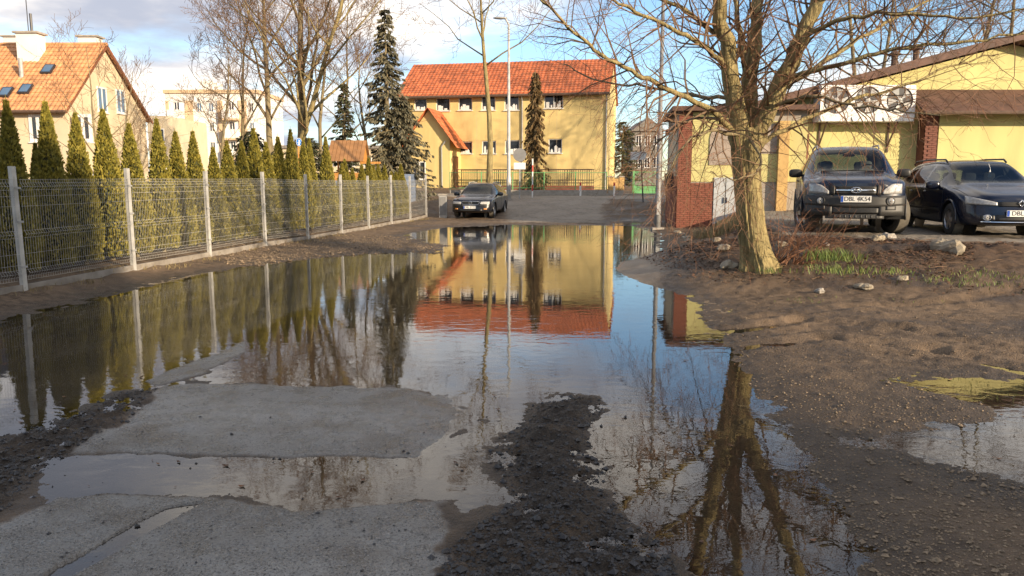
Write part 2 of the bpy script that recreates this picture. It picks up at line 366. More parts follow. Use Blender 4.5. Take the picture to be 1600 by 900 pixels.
# ================================================================== GROUND
def build_ground():
    a_front = np.linspace(-R(44), R(44), 560)
    a_rest = np.linspace(R(44), R(316), 70)[1:-1]
    ang = np.concatenate([a_front, a_rest]); nA = len(ang)
    rad = [0.4, 1.0, 1.7, 2.2]
    while rad[-1] < 36: rad.append(rad[-1] * 1.0052)
    while rad[-1] < 70: rad.append(rad[-1] * 1.02)
    while rad[-1] < 1500: rad.append(rad[-1] * 1.25)
    rad = np.array(rad); nR = len(rad)
    A, RR = np.meshgrid(ang, rad); X = (np.sin(A) * RR).ravel(); Y = (np.cos(A) * RR).ravel()
    Z, m = ground(X, Y)
    verts = np.stack([X, Y, Z], 1)
    i, j = np.meshgrid(np.arange(nR - 1), np.arange(nA), indexing='ij'); j2 = (j + 1) % nA
    F = np.stack([i * nA + j, (i + 1) * nA + j, (i + 1) * nA + j2, i * nA + j2], -1).reshape(-1, 4)
    verts = np.vstack([verts, [[0, 0, Z[:nA].mean()]]]); c = len(verts) - 1
    me = bpy.data.meshes.new('ground')
    faces = np.concatenate([F.ravel()]); nF = len(F)
    tri = np.stack([np.full(nA, c), np.arange(nA), (np.arange(nA) + 1) % nA], 1)
    me.vertices.add(len(verts)); me.vertices.foreach_set('co', verts.ravel())
    me.loops.add(nF * 4 + nA * 3); me.loops.foreach_set('vertex_index', np.concatenate([faces, tri.ravel()]).astype(np.int32))
    me.polygons.add(nF + nA)
    me.polygons.foreach_set('loop_start', np.concatenate([np.arange(nF) * 4, nF * 4 + np.arange(nA) * 3]).astype(np.int32))
    me.update(calc_edges=True); me.validate()
    def attr(name, v):
        a = me.attributes.new(name, 'FLOAT', 'POINT'); a.data.foreach_set('value', np.append(v, v[0]).astype(np.float32))
    for k in ('asph', 'mound', 'bank', 'lot', 'street'): attr(k, m[k])
    attr('wet', 1 - sstep(m['sd'], 0.0, 0.9)); attr('deep', sstep(-m['sd'], -0.01, 0.22))
    me.polygons.foreach_set('use_smooth', [True] * len(me.polygons))
    mt = bpy.data.materials.new('ground'); mt.use_nodes = True; N, L = mt.node_tree.nodes, mt.node_tree.links; b = N['Principled BSDF']
    tc = N.new('ShaderNodeTexCoord')
    def at(n): x = N.new('ShaderNodeAttribute'); x.attribute_name = n; return x.outputs['Fac']
    def noise(s, d=5, rough=.6):
        n = N.new('ShaderNodeTexNoise'); n.inputs['Scale'].default_value = s; n.inputs['Detail'].default_value = d; n.inputs['Roughness'].default_value = rough
        L.new(tc.outputs['Object'], n.inputs['Vector']); return n.outputs['Fac']
    def rng(f, a, c, lo=0., hi=1.):
        r = N.new('ShaderNodeMapRange'); L.new(f, r.inputs[0]); r.inputs[1].default_value = a; r.inputs[2].default_value = c; r.inputs[3].default_value = lo; r.inputs[4].default_value = hi; return r.outputs[0]
    def mix(f, a, c):
        x = N.new('ShaderNodeMix'); x.data_type = 'RGBA'
        if isinstance(f, float): x.inputs['Factor'].default_value = f
        else: L.new(f, x.inputs['Factor'])
        for s, v in ((x.inputs[6], a), (x.inputs[7], c)):
            if isinstance(v, tuple): s.default_value = (*v, 1)
            else: L.new(v, s)
        return x.outputs[2]
    def fm(f, a, c):
        x = N.new('ShaderNodeMix'); x.data_type = 'FLOAT'; L.new(f, x.inputs['Factor'])
        for s, v in ((x.inputs[2], a), (x.inputs[3], c)):
            if isinstance(v, float): s.default_value = v
            else: L.new(v, s)
        return x.outputs[0]
    nbig, nmid, nfine = rng(noise(.8, 7), .40, .60), rng(noise(7), .35, .65), rng(noise(70, 4, .7), .3, .7)
    dirt = mix(nmid, mix(nbig, (.055, .037, .024), (.155, .107, .068)), (.20, .14, .09)); dirt = mix(rng(noise(120, 3), .55, .72), dirt, (.22, .165, .115))
    asph = mix(nfine, mix(nbig, (.19, .185, .175), (.28, .27, .255)), (.40, .385, .36))
    asph = mix(fm(rng(noise(1.7, 6), .48, .66), 0.0, .7), asph, (.15, .115, .08)); asph = mix(rng(noise(85, 3), .55, .63), asph, (.44, .42, .39)); asph = mix(rng(noise(75, 3), .56, .64), asph, (.06, .057, .053))
    ck = N.new('ShaderNodeTexVoronoi'); ck.feature = 'DISTANCE_TO_EDGE'; ck.inputs['Scale'].default_value = 1.3; wv = N.new('ShaderNodeVectorMath'); wv.operation = 'ADD'; nz_ = N.new('ShaderNodeTexNoise'); nz_.inputs['Scale'].default_value = 3; nz_.inputs['Detail'].default_value = 6; L.new(tc.outputs['Object'], nz_.inputs['Vector']); L.new(tc.outputs['Object'], wv.inputs[0]); L.new(nz_.outputs['Color'], wv.inputs[1]); L.new(wv.outputs[0], ck.inputs['Vector']); asph = mix(rng(ck.outputs['Distance'], .003, .010, .4, 0.), asph, (.025, .022, .02))
    cind = mix(nfine, (.022, .019, .017), (.075, .064, .054))
    lot = mix(nmid, (.20, .17, .135), (.30, .26, .21)); road = mix(nmid, mix(nbig, (.17, .14, .105), (.31, .265, .21)), (.34, .29, .23))
    bank = mix(nmid, (.05, .03, .018), (.12, .07, .04))
    c = mix(at('bank'), dirt, bank); c = mix(at('lot'), c, lot); c = mix(at('street'), c, road)
    mq = N.new('ShaderNodeMath'); mq.operation = 'MULTIPLY'; L.new(at('mound'), mq.inputs[0]); L.new(rng(noise(3.5, 5), .36, .52, .25, .95), mq.inputs[1]); c = mix(mq.outputs[0], c, cind); c = mix(at('asph'), c, asph)
    wp = rng(noise(.55, 7, .65), .50, .60); mu_ = N.new('ShaderNodeMath'); mu_.operation = 'MULTIPLY'; L.new(wp, mu_.inputs[0]); ma_ = fm(at('asph'), fm(at('mound'), fm(at('street'), .62, .3), 0.0), 0.0); L.new(ma_, mu_.inputs[1]); c = mix(mu_.outputs[0], c, (.035, .025, .017))
    wet = at('wet'); c = mix(fm(at('asph'), fm(wet, 0.0, .68), fm(wet, 0.0, .30)), c, (.028, .022, .017)) ; c = mix(at('deep'), c, mix(nbig, (.19, .145, .10), (.27, .215, .155)))
    L.new(c, b.inputs['Base Color'])
    ro = fm(wet, fm(wp, .9, .5), .5); asr = fm(rng(noise(5, 4), .40, .6), .16, .42); ro = fm(at('asph'), ro, asr); L.new(ro, b.inputs['Roughness'])
    sp = fm(at('asph'), fm(at('mound'), .30, .15), .6); L.new(sp, b.inputs['Specular IOR Level'])
    bp = N.new('ShaderNodeBump'); bp.inputs['Distance'].default_value = .02; bp.inputs['Strength'].default_value = .95
    vo = N.new('ShaderNodeTexVoronoi'); vo.inputs['Scale'].default_value = 60; L.new(tc.outputs['Object'], vo.inputs['Vector'])
    va = N.new('ShaderNodeMath'); va.operation = 'MULTIPLY_ADD'; L.new(vo.outputs['Distance'], va.inputs[0]); va.inputs[1].default_value = -.6; L.new(noise(45, 6, .75), va.inputs[2]); hh = fm(at('asph'), va.outputs[0], noise(110, 4, .8)); L.new(hh, bp.inputs['Height']); L.new(bp.outputs[0], b.inputs['Normal'])
    o = obj('ground', me, mt); tag(o, kind='structure'); return o
build_ground()
def build_water():
    m = MB(); n = 40
    xs = np.linspace(-16, 14, 31); ys = np.linspace(0.5, 33, 34)
    o = [(x, y, 0.0) for y in ys for x in xs]
    m.add(o, [(r * 31 + k, r * 31 + k + 1, (r + 1) * 31 + k + 1, (r + 1) * 31 + k) for r in range(33) for k in range(30)])
    mt = bpy.data.materials.new('muddy_water'); mt.use_nodes = True; N, L = mt.node_tree.nodes, mt.node_tree.links
    N.remove(N['Principled BSDF']); t = N.new('ShaderNodeBsdfTransparent'); t.inputs[0].default_value = (.80, .76, .70, 1)
    g = N.new('ShaderNodeBsdfGlossy'); g.inputs['Roughness'].default_value = .015; g.inputs[0].default_value = (.97, .97, .97, 1)
    f = N.new('ShaderNodeFresnel'); f.inputs[0].default_value = 1.6
    tc = N.new('ShaderNodeTexCoord'); mp = N.new('ShaderNodeMapping'); mp.inputs['Scale'].default_value = (1, 1.6, 1); L.new(tc.outputs['Object'], mp.inputs[0])
    n1 = N.new('ShaderNodeTexNoise'); n1.inputs['Scale'].default_value = 4.5; n1.inputs['Detail'].default_value = 3; n1.inputs['Distortion'].default_value = .6; L.new(mp.outputs[0], n1.inputs['Vector'])
    n2 = N.new('ShaderNodeTexNoise'); n2.inputs['Scale'].default_value = .5; n2.inputs['Detail'].default_value = 2; L.new(tc.outputs['Object'], n2.inputs['Vector'])
    mr = N.new('ShaderNodeMapRange'); L.new(n2.outputs['Fac'], mr.inputs[0]); mr.inputs[1].default_value = .38; mr.inputs[2].default_value = .65; mr.inputs[3].default_value = .25
    mu = N.new('ShaderNodeMath'); mu.operation = 'MULTIPLY'; L.new(n1.outputs['Fac'], mu.inputs[0]); L.new(mr.outputs[0], mu.inputs[1])
    bp = N.new('ShaderNodeBump'); bp.inputs['Strength'].default_value = .10; bp.inputs['Distance'].default_value = .02; L.new(mu.outputs[0], bp.inputs['Height'])
    L.new(bp.outputs[0], g.inputs['Normal']); L.new(bp.outputs[0], f.inputs['Normal'])
    x = N.new('ShaderNodeMixShader'); L.new(f.outputs[0], x.inputs[0]); L.new(t.outputs[0], x.inputs[1]); L.new(g.outputs[0], x.inputs[2]); L.new(x.outputs[0], N['Material Output'].inputs[0])
    # keep only cells that hold water or its shore
    keep = []
    for fc in m.f:
        p = np.array([m.v[i] for i in fc]); cx_, cy_ = p[:, 0].mean(), p[:, 1].mean()
        keep.append((cx_, cy_))
    k = np.array(keep); best = np.full(len(k), 9.)
    for ox in (-.5, -.25, 0, .25, .5):
        for oy in (-.5, -.25, 0, .25, .5): best = np.minimum(best, ground(k[:, 0] + ox, k[:, 1] + oy)[0])
    m.f = [f_ for f_, z in zip(m.f, best) if z < 0.002]
    o = m.build('puddle_water', mt); tag(o, kind='structure')
build_water()
# ================================================================== LEFT FENCE
FP = [(38, 452), (218, 420), (337, 398), (424, 381), (490, 368), (544, 360), (587, 351), (621, 346), (650, 341), (674, 337)]
fpts = [G(a, b, .13) for a, b in FP]
fd = (fpts[-1] - fpts[0]); fd.z = 0; fd.normalize(); fn = Vector((fd.y, -fd.x, 0)); F0 = fpts[0].copy(); F0.z = 0
def fence_pt(s, off=0.0): p = F0 + fd * s - fn * off; p.z = 0; return p
NPOST = 11; S0 = -2.52
def build_fence():
    base = fence_pt(S0); base.z = .0
    root = empty('wire_fence', base, label='long galvanised wire panel fence with tall posts in front of the thujas', cat='fence')
    L = lambda s, z, off=0.0: fence_pt(s, off) - base + Vector((0, 0, z))
    posts = [S0 + 2.52 * i for i in range(NPOST)]
    gzs = [gz(*fence_pt(s)[:2]) for s in posts]
    for i, s in enumerate(posts):
        m = MB(); c = L(s, 0); u, w = fd * .04, fn * .03
        hgt = gzs[i] + 1.78 + rnd.uniform(-.02, .02); lean = fd * rnd.uniform(-.04, .04)
        m.hexa([c - u - w + Vector((0, 0, gzs[i] - .15)), c + u - w + Vector((0, 0, gzs[i] - .15)), c + u + w + Vector((0, 0, gzs[i] - .15)), c - u + w + Vector((0, 0, gzs[i] - .15)),
                c - u - w + lean + Vector((0, 0, hgt)), c + u - w + lean + Vector((0, 0, hgt)), c + u + w + lean + Vector((0, 0, hgt)), c - u + w + lean + Vector((0, 0, hgt))])
        p = m.build('post', 'galv', root)
        for z in (.35, 1.0, 1.48):
            cl = MB(); q = c + Vector((0, 0, gzs[i] + z)) + fn * .032; h = Vector((0, 0, .015)); f_, n_ = fd * .055, fn * .012
            cl.hexa([q - f_ - h, q + f_ - h, q + f_ + n_ - h, q - f_ + n_ - h, q - f_ + h, q + f_ + h, q + f_ + n_ + h, q - f_ + n_ + h]); cl.build('clamp', 'galv_dull', p)
    for i in range(NPOST - 1):
        s0, s1 = posts[i] + .035, posts[i + 1] - .035; z0, z1 = gzs[i], gzs[i + 1]
        zz = lambda s: z0 + (z1 - z0) * (s - s0) / (s1 - s0)
        m = MB(); n = 50; bot, top = .16, 1.60
        folds = [bot + .10, bot + .66, top - .10]
        prof = [(bot, 0)]
        for f in folds: prof += [(f - .05, 0), (f, .035), (f + .05, 0)]
        prof.append((top, 0))
        for k in range(n):
            s = s0 + (s1 - s0) * (k + .5) / n
            m.tube([L(s, zz(s) + h, -o - .035) for h, o in prof], .0024, 3, False)
        for h, o in prof + [(bot + .38, 0), (top - .38, 0), (bot + .22, 0), (top - .24, 0)]:
            m.tube([L(s0, zz(s0) + h, -o - .041), L(s1, zz(s1) + h, -o - .041)], .003, 3, False)
        m.build('wire_panel', 'galv', root)
        b = MB(); c = L(s0, 0); e = L(s1, 0); w = fn * .025
        b.hexa([c - w + Vector((0, 0, z0 - .2)), e - w + Vector((0, 0, z1 - .2)), e + w + Vector((0, 0, z1 - .2)), c + w + Vector((0, 0, z0 - .2)),
                c - w + Vector((0, 0, z0 + .09)), e - w + Vector((0, 0, z1 + .09)), e + w + Vector((0, 0, z1 + .09)), c + w + Vector((0, 0, z0 + .09))])
        b.build('plinth_board', 'plinth', root)
build_fence()
def build_back_fence():
    base = fence_pt(8, 2.1); root = empty('board_fence', base, label='low blue-grey board fence half hidden behind the thujas', cat='fence')
    s0, n = -4.0, 14
    for i in range(n):
        s = s0 + 2.5 * i; c = fence_pt(s, 2.1) - base; g = gz(*fence_pt(s, 2.1)[:2])
        m = MB(); m.box(c.x - .04, c.x + .04, c.y - .04, c.y + .04, g - .2, g + 1.62); m.build('post', 'dark_metal', root)
        if i < n - 1:
            e = fence_pt(s + 2.5, 2.1) - base
            for k in range(7):
                a, w = Vector((0, 0, g + .12 + k * .20)), -fn * .0 + fn * .02
                b = MB(); p, q = c + fd * .05, e - fd * .05; h = Vector((0, 0, .185))
                b.hexa([p - w + a, q - w + a, q + w + a, p + w + a, p - w + a + h, q - w + a + h, q + w + a + h, p + w + a + h]); b.build('board', 'blue_board', root)
build_back_fence()
# ================================================================== THUJAS
def thuja_mesh(seed, H=3.0, Rm=.48, n=7600):
    r = random.Random(seed); m = MB()
    prof = lambda h: Rm * (0.70 + .30 * min(1, h / .18)) * max(0.02, (1 - h ** 1.25)) ** .85
    for i in range(n):
        h = 1 - (1 - r.random()) ** .62 if r.random() < .8 else r.random()
        h = r.random() ** 1.15; a = r.uniform(0, 2 * math.pi)
        lump = r.uniform(.9, 1.1) + .07 * math.sin(3 * a + 9 * h + seed) + .06 * math.sin(7 * a - 21 * h) + .04 * math.sin(40 * h + 5 * a)
        rr = prof(h) * lump * r.uniform(.72, 1.05); p = Vector((rr * math.cos(a), rr * math.sin(a), .08 + h * (H - .1)))
        out = Vector((math.cos(a), math.sin(a), 0)); d = (out * r.uniform(.25, .9) + Vector((0, 0, 1)) * r.uniform(.5, 1.1) + Vector((r.gauss(0, .3), r.gauss(0, .3), 0))).normalized()
        L_, W_ = r.uniform(.05, .12) * (1 - .35 * h), r.uniform(.014, .032); sd = d.cross(Vector((r.gauss(0, 1), r.gauss(0, 1), r.gauss(0, 1)))).normalized()
        m.add([p - sd * W_ * .4, p + d * L_ * .55 - sd * W_, p + d * L_, p + d * L_ * .55 + sd * W_], [(0, 1, 2, 3)])
    m.tube([(0, 0, H * .95), (0, 0, H * 1.04)], [.02, .005], 4)
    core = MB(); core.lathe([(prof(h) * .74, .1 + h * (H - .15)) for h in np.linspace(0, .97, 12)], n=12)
    tr = MB(); tr.tube([(0, 0, -.15), (0, 0, .3)], [.06, .045], 8)
    return m.mesh('foliage'), core.mesh('inner_foliage'), tr.mesh('trunk')
THV = [thuja_mesh(11 + k) for k in range(7)]
def thuja(p, H, wid, label, k):
    z = gz(p.x, p.y); e = empty('thuja', (p.x, p.y, z), rnd.uniform(0, 6.28), label=label, cat='conifer', group='thujas planted along the fence')
    f, c, t = THV[k % 7]; s = (wid / .96, wid / .96, H / 3.0)
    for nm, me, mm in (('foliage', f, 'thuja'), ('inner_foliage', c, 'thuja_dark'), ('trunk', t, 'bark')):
        o = obj(nm, me, mm, e); o.scale = s
def plant_row():
    tall = [(-70, 165), (20, 158), (80, 160), (125, 178), (168, 172), (207, 194), (250, 186), (278, 207), (305, 206), (335, 231), (357, 221), (380, 221), (404, 232)]
    for i, (px, py) in enumerate(tall):
        # where the tree line (1.05 m behind the fence) crosses this column
        d = ray(px, 281); q = F0 - fn * 1.05; t = (q.x * fd.y - q.y * fd.x) / (d.x * fd.y - d.y * fd.x); P = Vector((d.x * t, d.y * t, 0))
        top = D(px, py, P.y).z; H = top - gz(P.x, P.y)
        thuja(P, H, min(.82, .32 + .15 * H) * rnd.uniform(.9, 1.08), '%s tall thuja from the left edge behind the wire fence' % ORD[i] if i else 'tall thuja beyond the left edge of the view', i)
    s = 9.3; i = 0
    while s < 23.4:
        P = fence_pt(s, 1.0 + rnd.uniform(-.12, .12)); g = gz(P.x, P.y); top = 1.7 + rnd.uniform(.35, .75) * (1.3 - .02 * s) + (.25 if i % 3 == 0 else 0)
        thuja(P, top - g + (.55 if s < 15 else 0), rnd.uniform(.62, .8), '%s short thuja of the young row at the far end of the fence' % ORD[i], i + 2); s += rnd.uniform(.62, .8); i += 1
    P = D(57, 254, 13.2); thuja(Vector((P.x, P.y, 0)), 2.15, .5, 'small thuja squeezed between two tall ones near the left edge', 3)
plant_row()
# ================================================================== BARE TREES
MINR = [.002]
def grow(M, p, d, L, r, lev, maxlev, rg, up=.12, sides=(7, 5, 4, 3, 3), kids=(7, 6, 5, 4), spread=.75, tipr=.25, wob=.16, ratio=.55):
    n = max(3, 6 - lev); pts, rad = [p.copy()], [r]; dd = d.normalized(); seg = L / n; spots = []
    for i in range(n):
        dd = (dd + Vector((rg.gauss(0, wob), rg.gauss(0, wob), rg.gauss(0, wob) + up))).normalized()
        p = p + dd * seg; rr = r * (1 - (1 - tipr) * (i + 1) / n); pts.append(p.copy()); rad.append(rr); spots.append((p.copy(), dd.copy(), rr, (i + 1) / n))
    rad = [max(q, MINR[0]) for q in rad]; M[min(lev, len(M) - 1)].tube(pts, rad, sides[min(lev, 4)], lev < 2)
    if lev < maxlev:
        k = kids[min(lev, len(kids) - 1)]
        for c in range(k):
            t = (c + rg.random()) / k; t = .25 + .75 * t; i = min(n - 1, int(t * n)); q, e, rr, tt = spots[i]
            if i > 0: q = spots[i - 1][0].lerp(q, rg.random())
            ax = e.orthogonal().normalized(); ax.rotate(Matrix.Rotation(rg.uniform(0, 6.28), 3, e))
            nd = (e * (1 - spread * .5) + ax * spread * rg.uniform(.6, 1.1)).normalized()
            grow(M, q, nd, L * ratio * rg.uniform(.7, 1.2) * (1.15 - .4 * tt), rr * rg.uniform(.42, .62), lev + 1, maxlev, rg, up, sides, kids, spread, tipr, wob, ratio)
def bare_tree(name, P, H, r, seed, label, group=None, lean=(0, 0), clear=.35, maxlev=4, barkm='bark', twigm='twig_brown', limbs=9, spread=.8, kids=(0, 7, 5, 4), up=.10, ratio=.55, limb_len=.42):
    MINR[0] = max(.002, P.y * .00017); rg = random.Random(seed); g = gz(P.x, P.y); e = empty(name, (P.x, P.y, g), label=label, cat='tree', group=group)
    T, Bm, W = MB(), MB(), MB()
    n = 9; pts, rad, p = [Vector((0, 0, -.2))], [r * 1.35], Vector((0, 0, -.2)); d = Vector((lean[0], lean[1], 1)).normalized()
    for i in range(n):
        d = (d + Vector((rg.gauss(0, .05), rg.gauss(0, .05), .03))).normalized(); p = p + d * (H / n); pts.append(p.copy()); rad.append(r * (1 - .88 * ((i + 1) / n) ** 1.1))
    T.tube(pts, rad, 9)
    for c in range(limbs):
        t = clear + (1 - clear) * (c + rg.random()) / limbs; f = t * n; i = min(n - 1, int(f)); q = pts[i].lerp(pts[i + 1], f - i); rr = rad[i]
        a = c * 2.4 + rg.uniform(-.5, .5); nd = Vector((math.cos(a) * spread, math.sin(a) * spread, rg.uniform(.5, 1.0)))
        grow([Bm, Bm, W, W, W], q, nd, H * limb_len * (1.2 - .75 * t) * rg.uniform(.8, 1.15), rr * rg.uniform(.42, .6), 1, maxlev, rg, up, kids=kids, ratio=ratio)
    T.build('trunk', barkm, e, True); Bm.build('limbs', barkm, e, True); W.build('twig_crown', twigm, e); return e
def at_px(px, Y): d = ray(px, 281); return Vector((d.x / d.y * Y, Y, 0))
gT = 'bare trees beyond the hedge'
bare_tree('bare_tree', at_px(425, 44), 15.5, .20, 21, 'bare tree with straight trunk left of the forked pale trunk behind the hedge', gT, (-.05, 0), .22, limbs=15)
bare_tree('bare_tree', at_px(449, 43), 16, .19, 22, 'bare tree with pale trunk forking low behind the hedge', gT, (.16, 0), .12, limbs=15, barkm='bark_pale')
bare_tree('bare_tree', at_px(467, 46), 17, .30, 23, 'thickest bare tree of the group, standing behind the left blue sign', gT, (-.02, 0), .22, limbs=16)
bare_tree('bare_tree', at_px(352, 40), 8.5, .10, 24, 'slender bare tree with spreading stems in front of the white flats', gT, (-.08, 0), .12, limbs=10)
bare_tree('bare_tree', at_px(505, 50), 14, .15, 25, 'thin bare tree between the two blue signs', gT, (.02, 0), .2, limbs=11)
bare_tree('bare_tree', at_px(533, 55), 14, .13, 26, 'thin bare tree behind the wooden playhouse roof', gT, (.03, 0), .2, limbs=11)
bare_tree('bare_tree', at_px(385, 52), 14, .14, 27, 'dark bare tree in front of the orange end of the flats', gT, (.0, 0), .25, limbs=10)
bare_tree('bare_tree', at_px(580, 42), 8.0, .13, 28, 'bushy bare tree just right of the wooden playhouse', gT, (-.10, 0), .12, limbs=8, maxlev=3)
bare_tree('bare_tree', at_px(160, 25), 6.0, .06, 29, 'small bare tree in front of the beige gable', gT, (.05, 0), .15, limbs=10, maxlev=3)
bare_tree('bare_tree', at_px(200, 27), 5.5, .06, 30, 'small bare tree right of the gable windows', gT, (-.05, 0), .15, limbs=10, maxlev=3)
bare_tree('street_tree', at_px(766, 48.5), 15.5, .21, 41, 'tall straight bare tree in front of the yellow school', None, (.0, 0), .50, limbs=11, barkm='bark_pale', limb_len=.5)
gB = 'bare trees behind the yellow hall'
for i, (px, Y, H, lab) in enumerate([(1345, 44, 17, 'leftmost bare tree above the fan unit behind the hall roof'), (1372, 46, 18, 'bare tree just right of the leftmost one behind the hall roof'), (1500, 44, 17, 'bare tree behind the roof vents of the hall'), (1570, 43, 17, 'rightmost bare tree behind the hall ridge')]):
    bare_tree('bare_tree', at_px(px, Y), H, .16, 50 + i, lab, gB, (.0, 0), .25, limbs=10)
# ---- the big tree in the foreground
def big_tree():
    MINR[0] = .0018
    B = G(1187, 424, .22); B.z = gz(B.x, B.y); Y0 = B.y; rg = random.Random(5)
    e = empty('lime_tree', B, label='big many-stemmed bare tree on the bank beside the parked cars', cat='tree')
    def P(px, py, dy=0.0): return D(px, py, Y0 + dy) - B
    T = MB(); cl = [P(1190, 432), P(1187, 418), P(1180, 392), P(1173, 345), P(1168, 290), P(1165, 235), P(1164, 200)]; rr_ = [.25, .235, .215, .208, .205, .225, .18]; zs_ = [q.z for q in cl]
    nr, ns = 130, 96; zz_ = np.linspace(-.12, zs_[-1], nr); th = np.linspace(0, 2 * math.pi, ns, endpoint=False)
    for zv in zz_:
        c_ = [float(np.interp(zv, zs_, [q[k] for q in cl])) for k in (0, 1)]; r_ = float(np.interp(zv, zs_, rr_)); ca = np.cos(th) * 3.2; sa = np.sin(th) * 3.2
        ridge = 1 - np.abs(2 * (vnoise(ca * 3.6 + 40, sa * 3.6 + zv * 1.9 + 30)) - 1); fine = vnoise(ca * 6 + 7, sa * 6 + zv * 9 + 60) - .5
        flare = 1 + (.40 * (.55 + .45 * np.cos(5 * th + 1.3 + .6 * np.sin(2 * th)))) * math.exp(-max(0, zv + .02) / .16) + .18 * math.exp(-max(0, zv) / .5)
        k_ = r_ * flare * (1 + .11 * (ridge - .6) + .06 * fine)
        T.v += [(c_[0] + k_[j] * math.cos(th[j]), c_[1] + k_[j] * math.sin(th[j]), zv) for j in range(ns)]
    T.f += [(i * ns + j, i * ns + (j + 1) % ns, (i + 1) * ns + (j + 1) % ns, (i + 1) * ns + j) for i in range(nr - 1) for j in range(ns)]; T.f.append(tuple((nr - 1) * ns + j for j in range(ns)))
    T.build('trunk', 'bark_pale', e, True)
    limbs = [  # pixel x, y, depth offset ... , start radius, end radius
        ([(1160, 235, 0), (1150, 160, -.1), (1137, 90, -.2), (1126, 20, -.3), (1115, -70, -.5), (1095, -200, -.8), (1080, -330, -1.0)], .175, .055),
        ([(1166, 225, .1), (1172, 130, .2), (1180, 50, .3), (1190, -40, .5), (1205, -180, .8), (1215, -330, 1.0)], .15, .05),
        ([(1172, 240, 0), (1203, 165, -.1), (1236, 95, -.2), (1266, 30, -.3), (1300, -50, -.4), (1350, -180, -.6), (1390, -300, -.8)], .175, .055),
        ([(1160, 190, .2), (1166, 100, .6), (1150, 10, 1.1), (1140, -120, 1.6)], .09, .02),
        ([(1150, 205, -.1), (1098, 165, -.5), (1035, 135, -.9), (985, 112, -1.2), (930, 78, -1.5), (880, 35, -1.7), (835, -15, -1.9)], .052, .015),
        ([(1140, 110, -.2), (1092, 66, -.6), (1040, 40, -1.0), (980, 12, -1.3), (920, -20, -1.6)], .048, .014),
        ([(1142, 150, -.1), (1080, 150, .4), (1010, 135, .8), (940, 130, 1.2), (880, 100, 1.5)], .036, .010),
        ([(1130, 60, -.2), (1060, 10, -.1), (990, -20, 0), (900, -60, .2)], .045, .012),
        ([(1222, 125, -.2), (1290, 108, -.6), (1370, 85, -1.0), (1450, 70, -1.2), (1540, 62, -1.4), (1640, 50, -1.5)], .045, .013),
        ([(1180, 230, .1), (1240, 195, .3), (1320, 160, .5), (1400, 138, .6), (1480, 105, .8), (1560, 85, .9)], .045, .012),
        ([(1215, 145, -.1), (1290, 95, .4), (1370, 45, .9), (1440, 5, 1.3), (1520, -40, 1.7)], .05, .014),
        ([(1250, 62, -.2), (1320, 30, -.7), (1400, 20, -1.1), (1500, 28, -1.5), (1620, 12, -1.8)], .042, .012),
        ([(1200, 170, -.1), (1260, 150, -.7), (1330, 165, -1.2), (1400, 172, -1.6), (1470, 180, -1.9)], .032, .008),
        ([(1155, 215, -.1), (1105, 205, -.6), (1065, 232, -1.0), (1040, 280, -1.2)], .035, .008),
        ([(1150, 190, .2), (1085, 185, .8), (1040, 210, 1.3), (1010, 250, 1.5)], .035, .008),
        ([(1172, 215, -.15), (1190, 260, -.7), (1150, 280, -1.0), (1110, 268, -1.2)], .028, .007)]
    W1, W2 = MB(), MB(); q_low = lambda v: v.z < 3.6 and v.x > .4
    for pl, r0, r1 in limbs:
        pts = [P(*q) for q in pl]; n = 5; dense = []
        for i in range(len(pts) - 1):
            a, b, c, d = pts[max(0, i - 1)], pts[i], pts[i + 1], pts[min(len(pts) - 1, i + 2)]
            for k in range(n):
                t = k / n; dense.append(.5 * ((2 * b) + (c - a) * t + (2 * a - 5 * b + 4 * c - d) * t * t + (3 * b - a - 3 * c + d) * t ** 3))
        dense.append(pts[-1]); N_ = len(dense)
        for i in range(1, N_ - 1): dense[i] += Vector((rg.gauss(0, .018), rg.gauss(0, .018), rg.gauss(0, .018)))
        rad = [r0 + (r1 - r0) * (i / (N_ - 1)) ** .8 for i in range(N_)]
        m = MB(); m.tube(dense, rad, 10 if r0 > .1 else 7); m.build('limb', 'bark_pale' if r0 > .04 else 'bark', e, True)
        for i in range(2 if r0 > .1 else 3, N_):
            for c in range(2):
                if rg.random() < (.3 if q_low(dense[i]) else .15): continue
                q = dense[i - 1].lerp(dense[i], rg.random()); d = (dense[i] - dense[i - 1]).normalized(); ax = d.orthogonal().normalized(); ax.rotate(Matrix.Rotation(rg.uniform(0, 6.28), 3, d))
                up = -.10 if (q.z < 3.2 and r0 < .1) else .06
                grow([W1, W1, W1, W2, W2], q, d * .55 + ax * .8 + Vector((0, 0, -.15 if up < 0 else .1)), rg.uniform(.7, 1.5), min(.022, rad[i] * .5), 2, 4, rg, up, sides=(5, 5, 4, 3, 3), kids=(5, 5, 4, 3), spread=.85, wob=.22, ratio=.56)
    W1.build('small_branches', 'twig_brown', e); W2.build('twigs', 'twig_red', e)
    # suckers at the foot
    S = MB()
    f = empty('sucker_shrub', B + Vector((.55, .1, 0)), label='tangle of reddish bare suckers at the foot of the big tree', cat='shrub')
    f.location.z = gz(f.location.x, f.location.y)
    for k in range(46):
        a = rg.uniform(-1.2, 1.6); d = Vector((math.cos(a) * rg.uniform(.3, 1.1), math.sin(a) * .7 - .1, rg.uniform(.25, 1.1)))
        grow([S] * 5, Vector((rg.uniform(-.35, .4), rg.uniform(-.3, .3), -.03)), d, rg.uniform(.5, 1.15), rg.uniform(.006, .011), 2, 4, rg, .0, sides=(4, 4, 4, 3, 3), kids=(3, 3, 4, 2), spread=.7, wob=.2, ratio=.5)
    S.build('stems', 'twig_red', f)
big_tree()
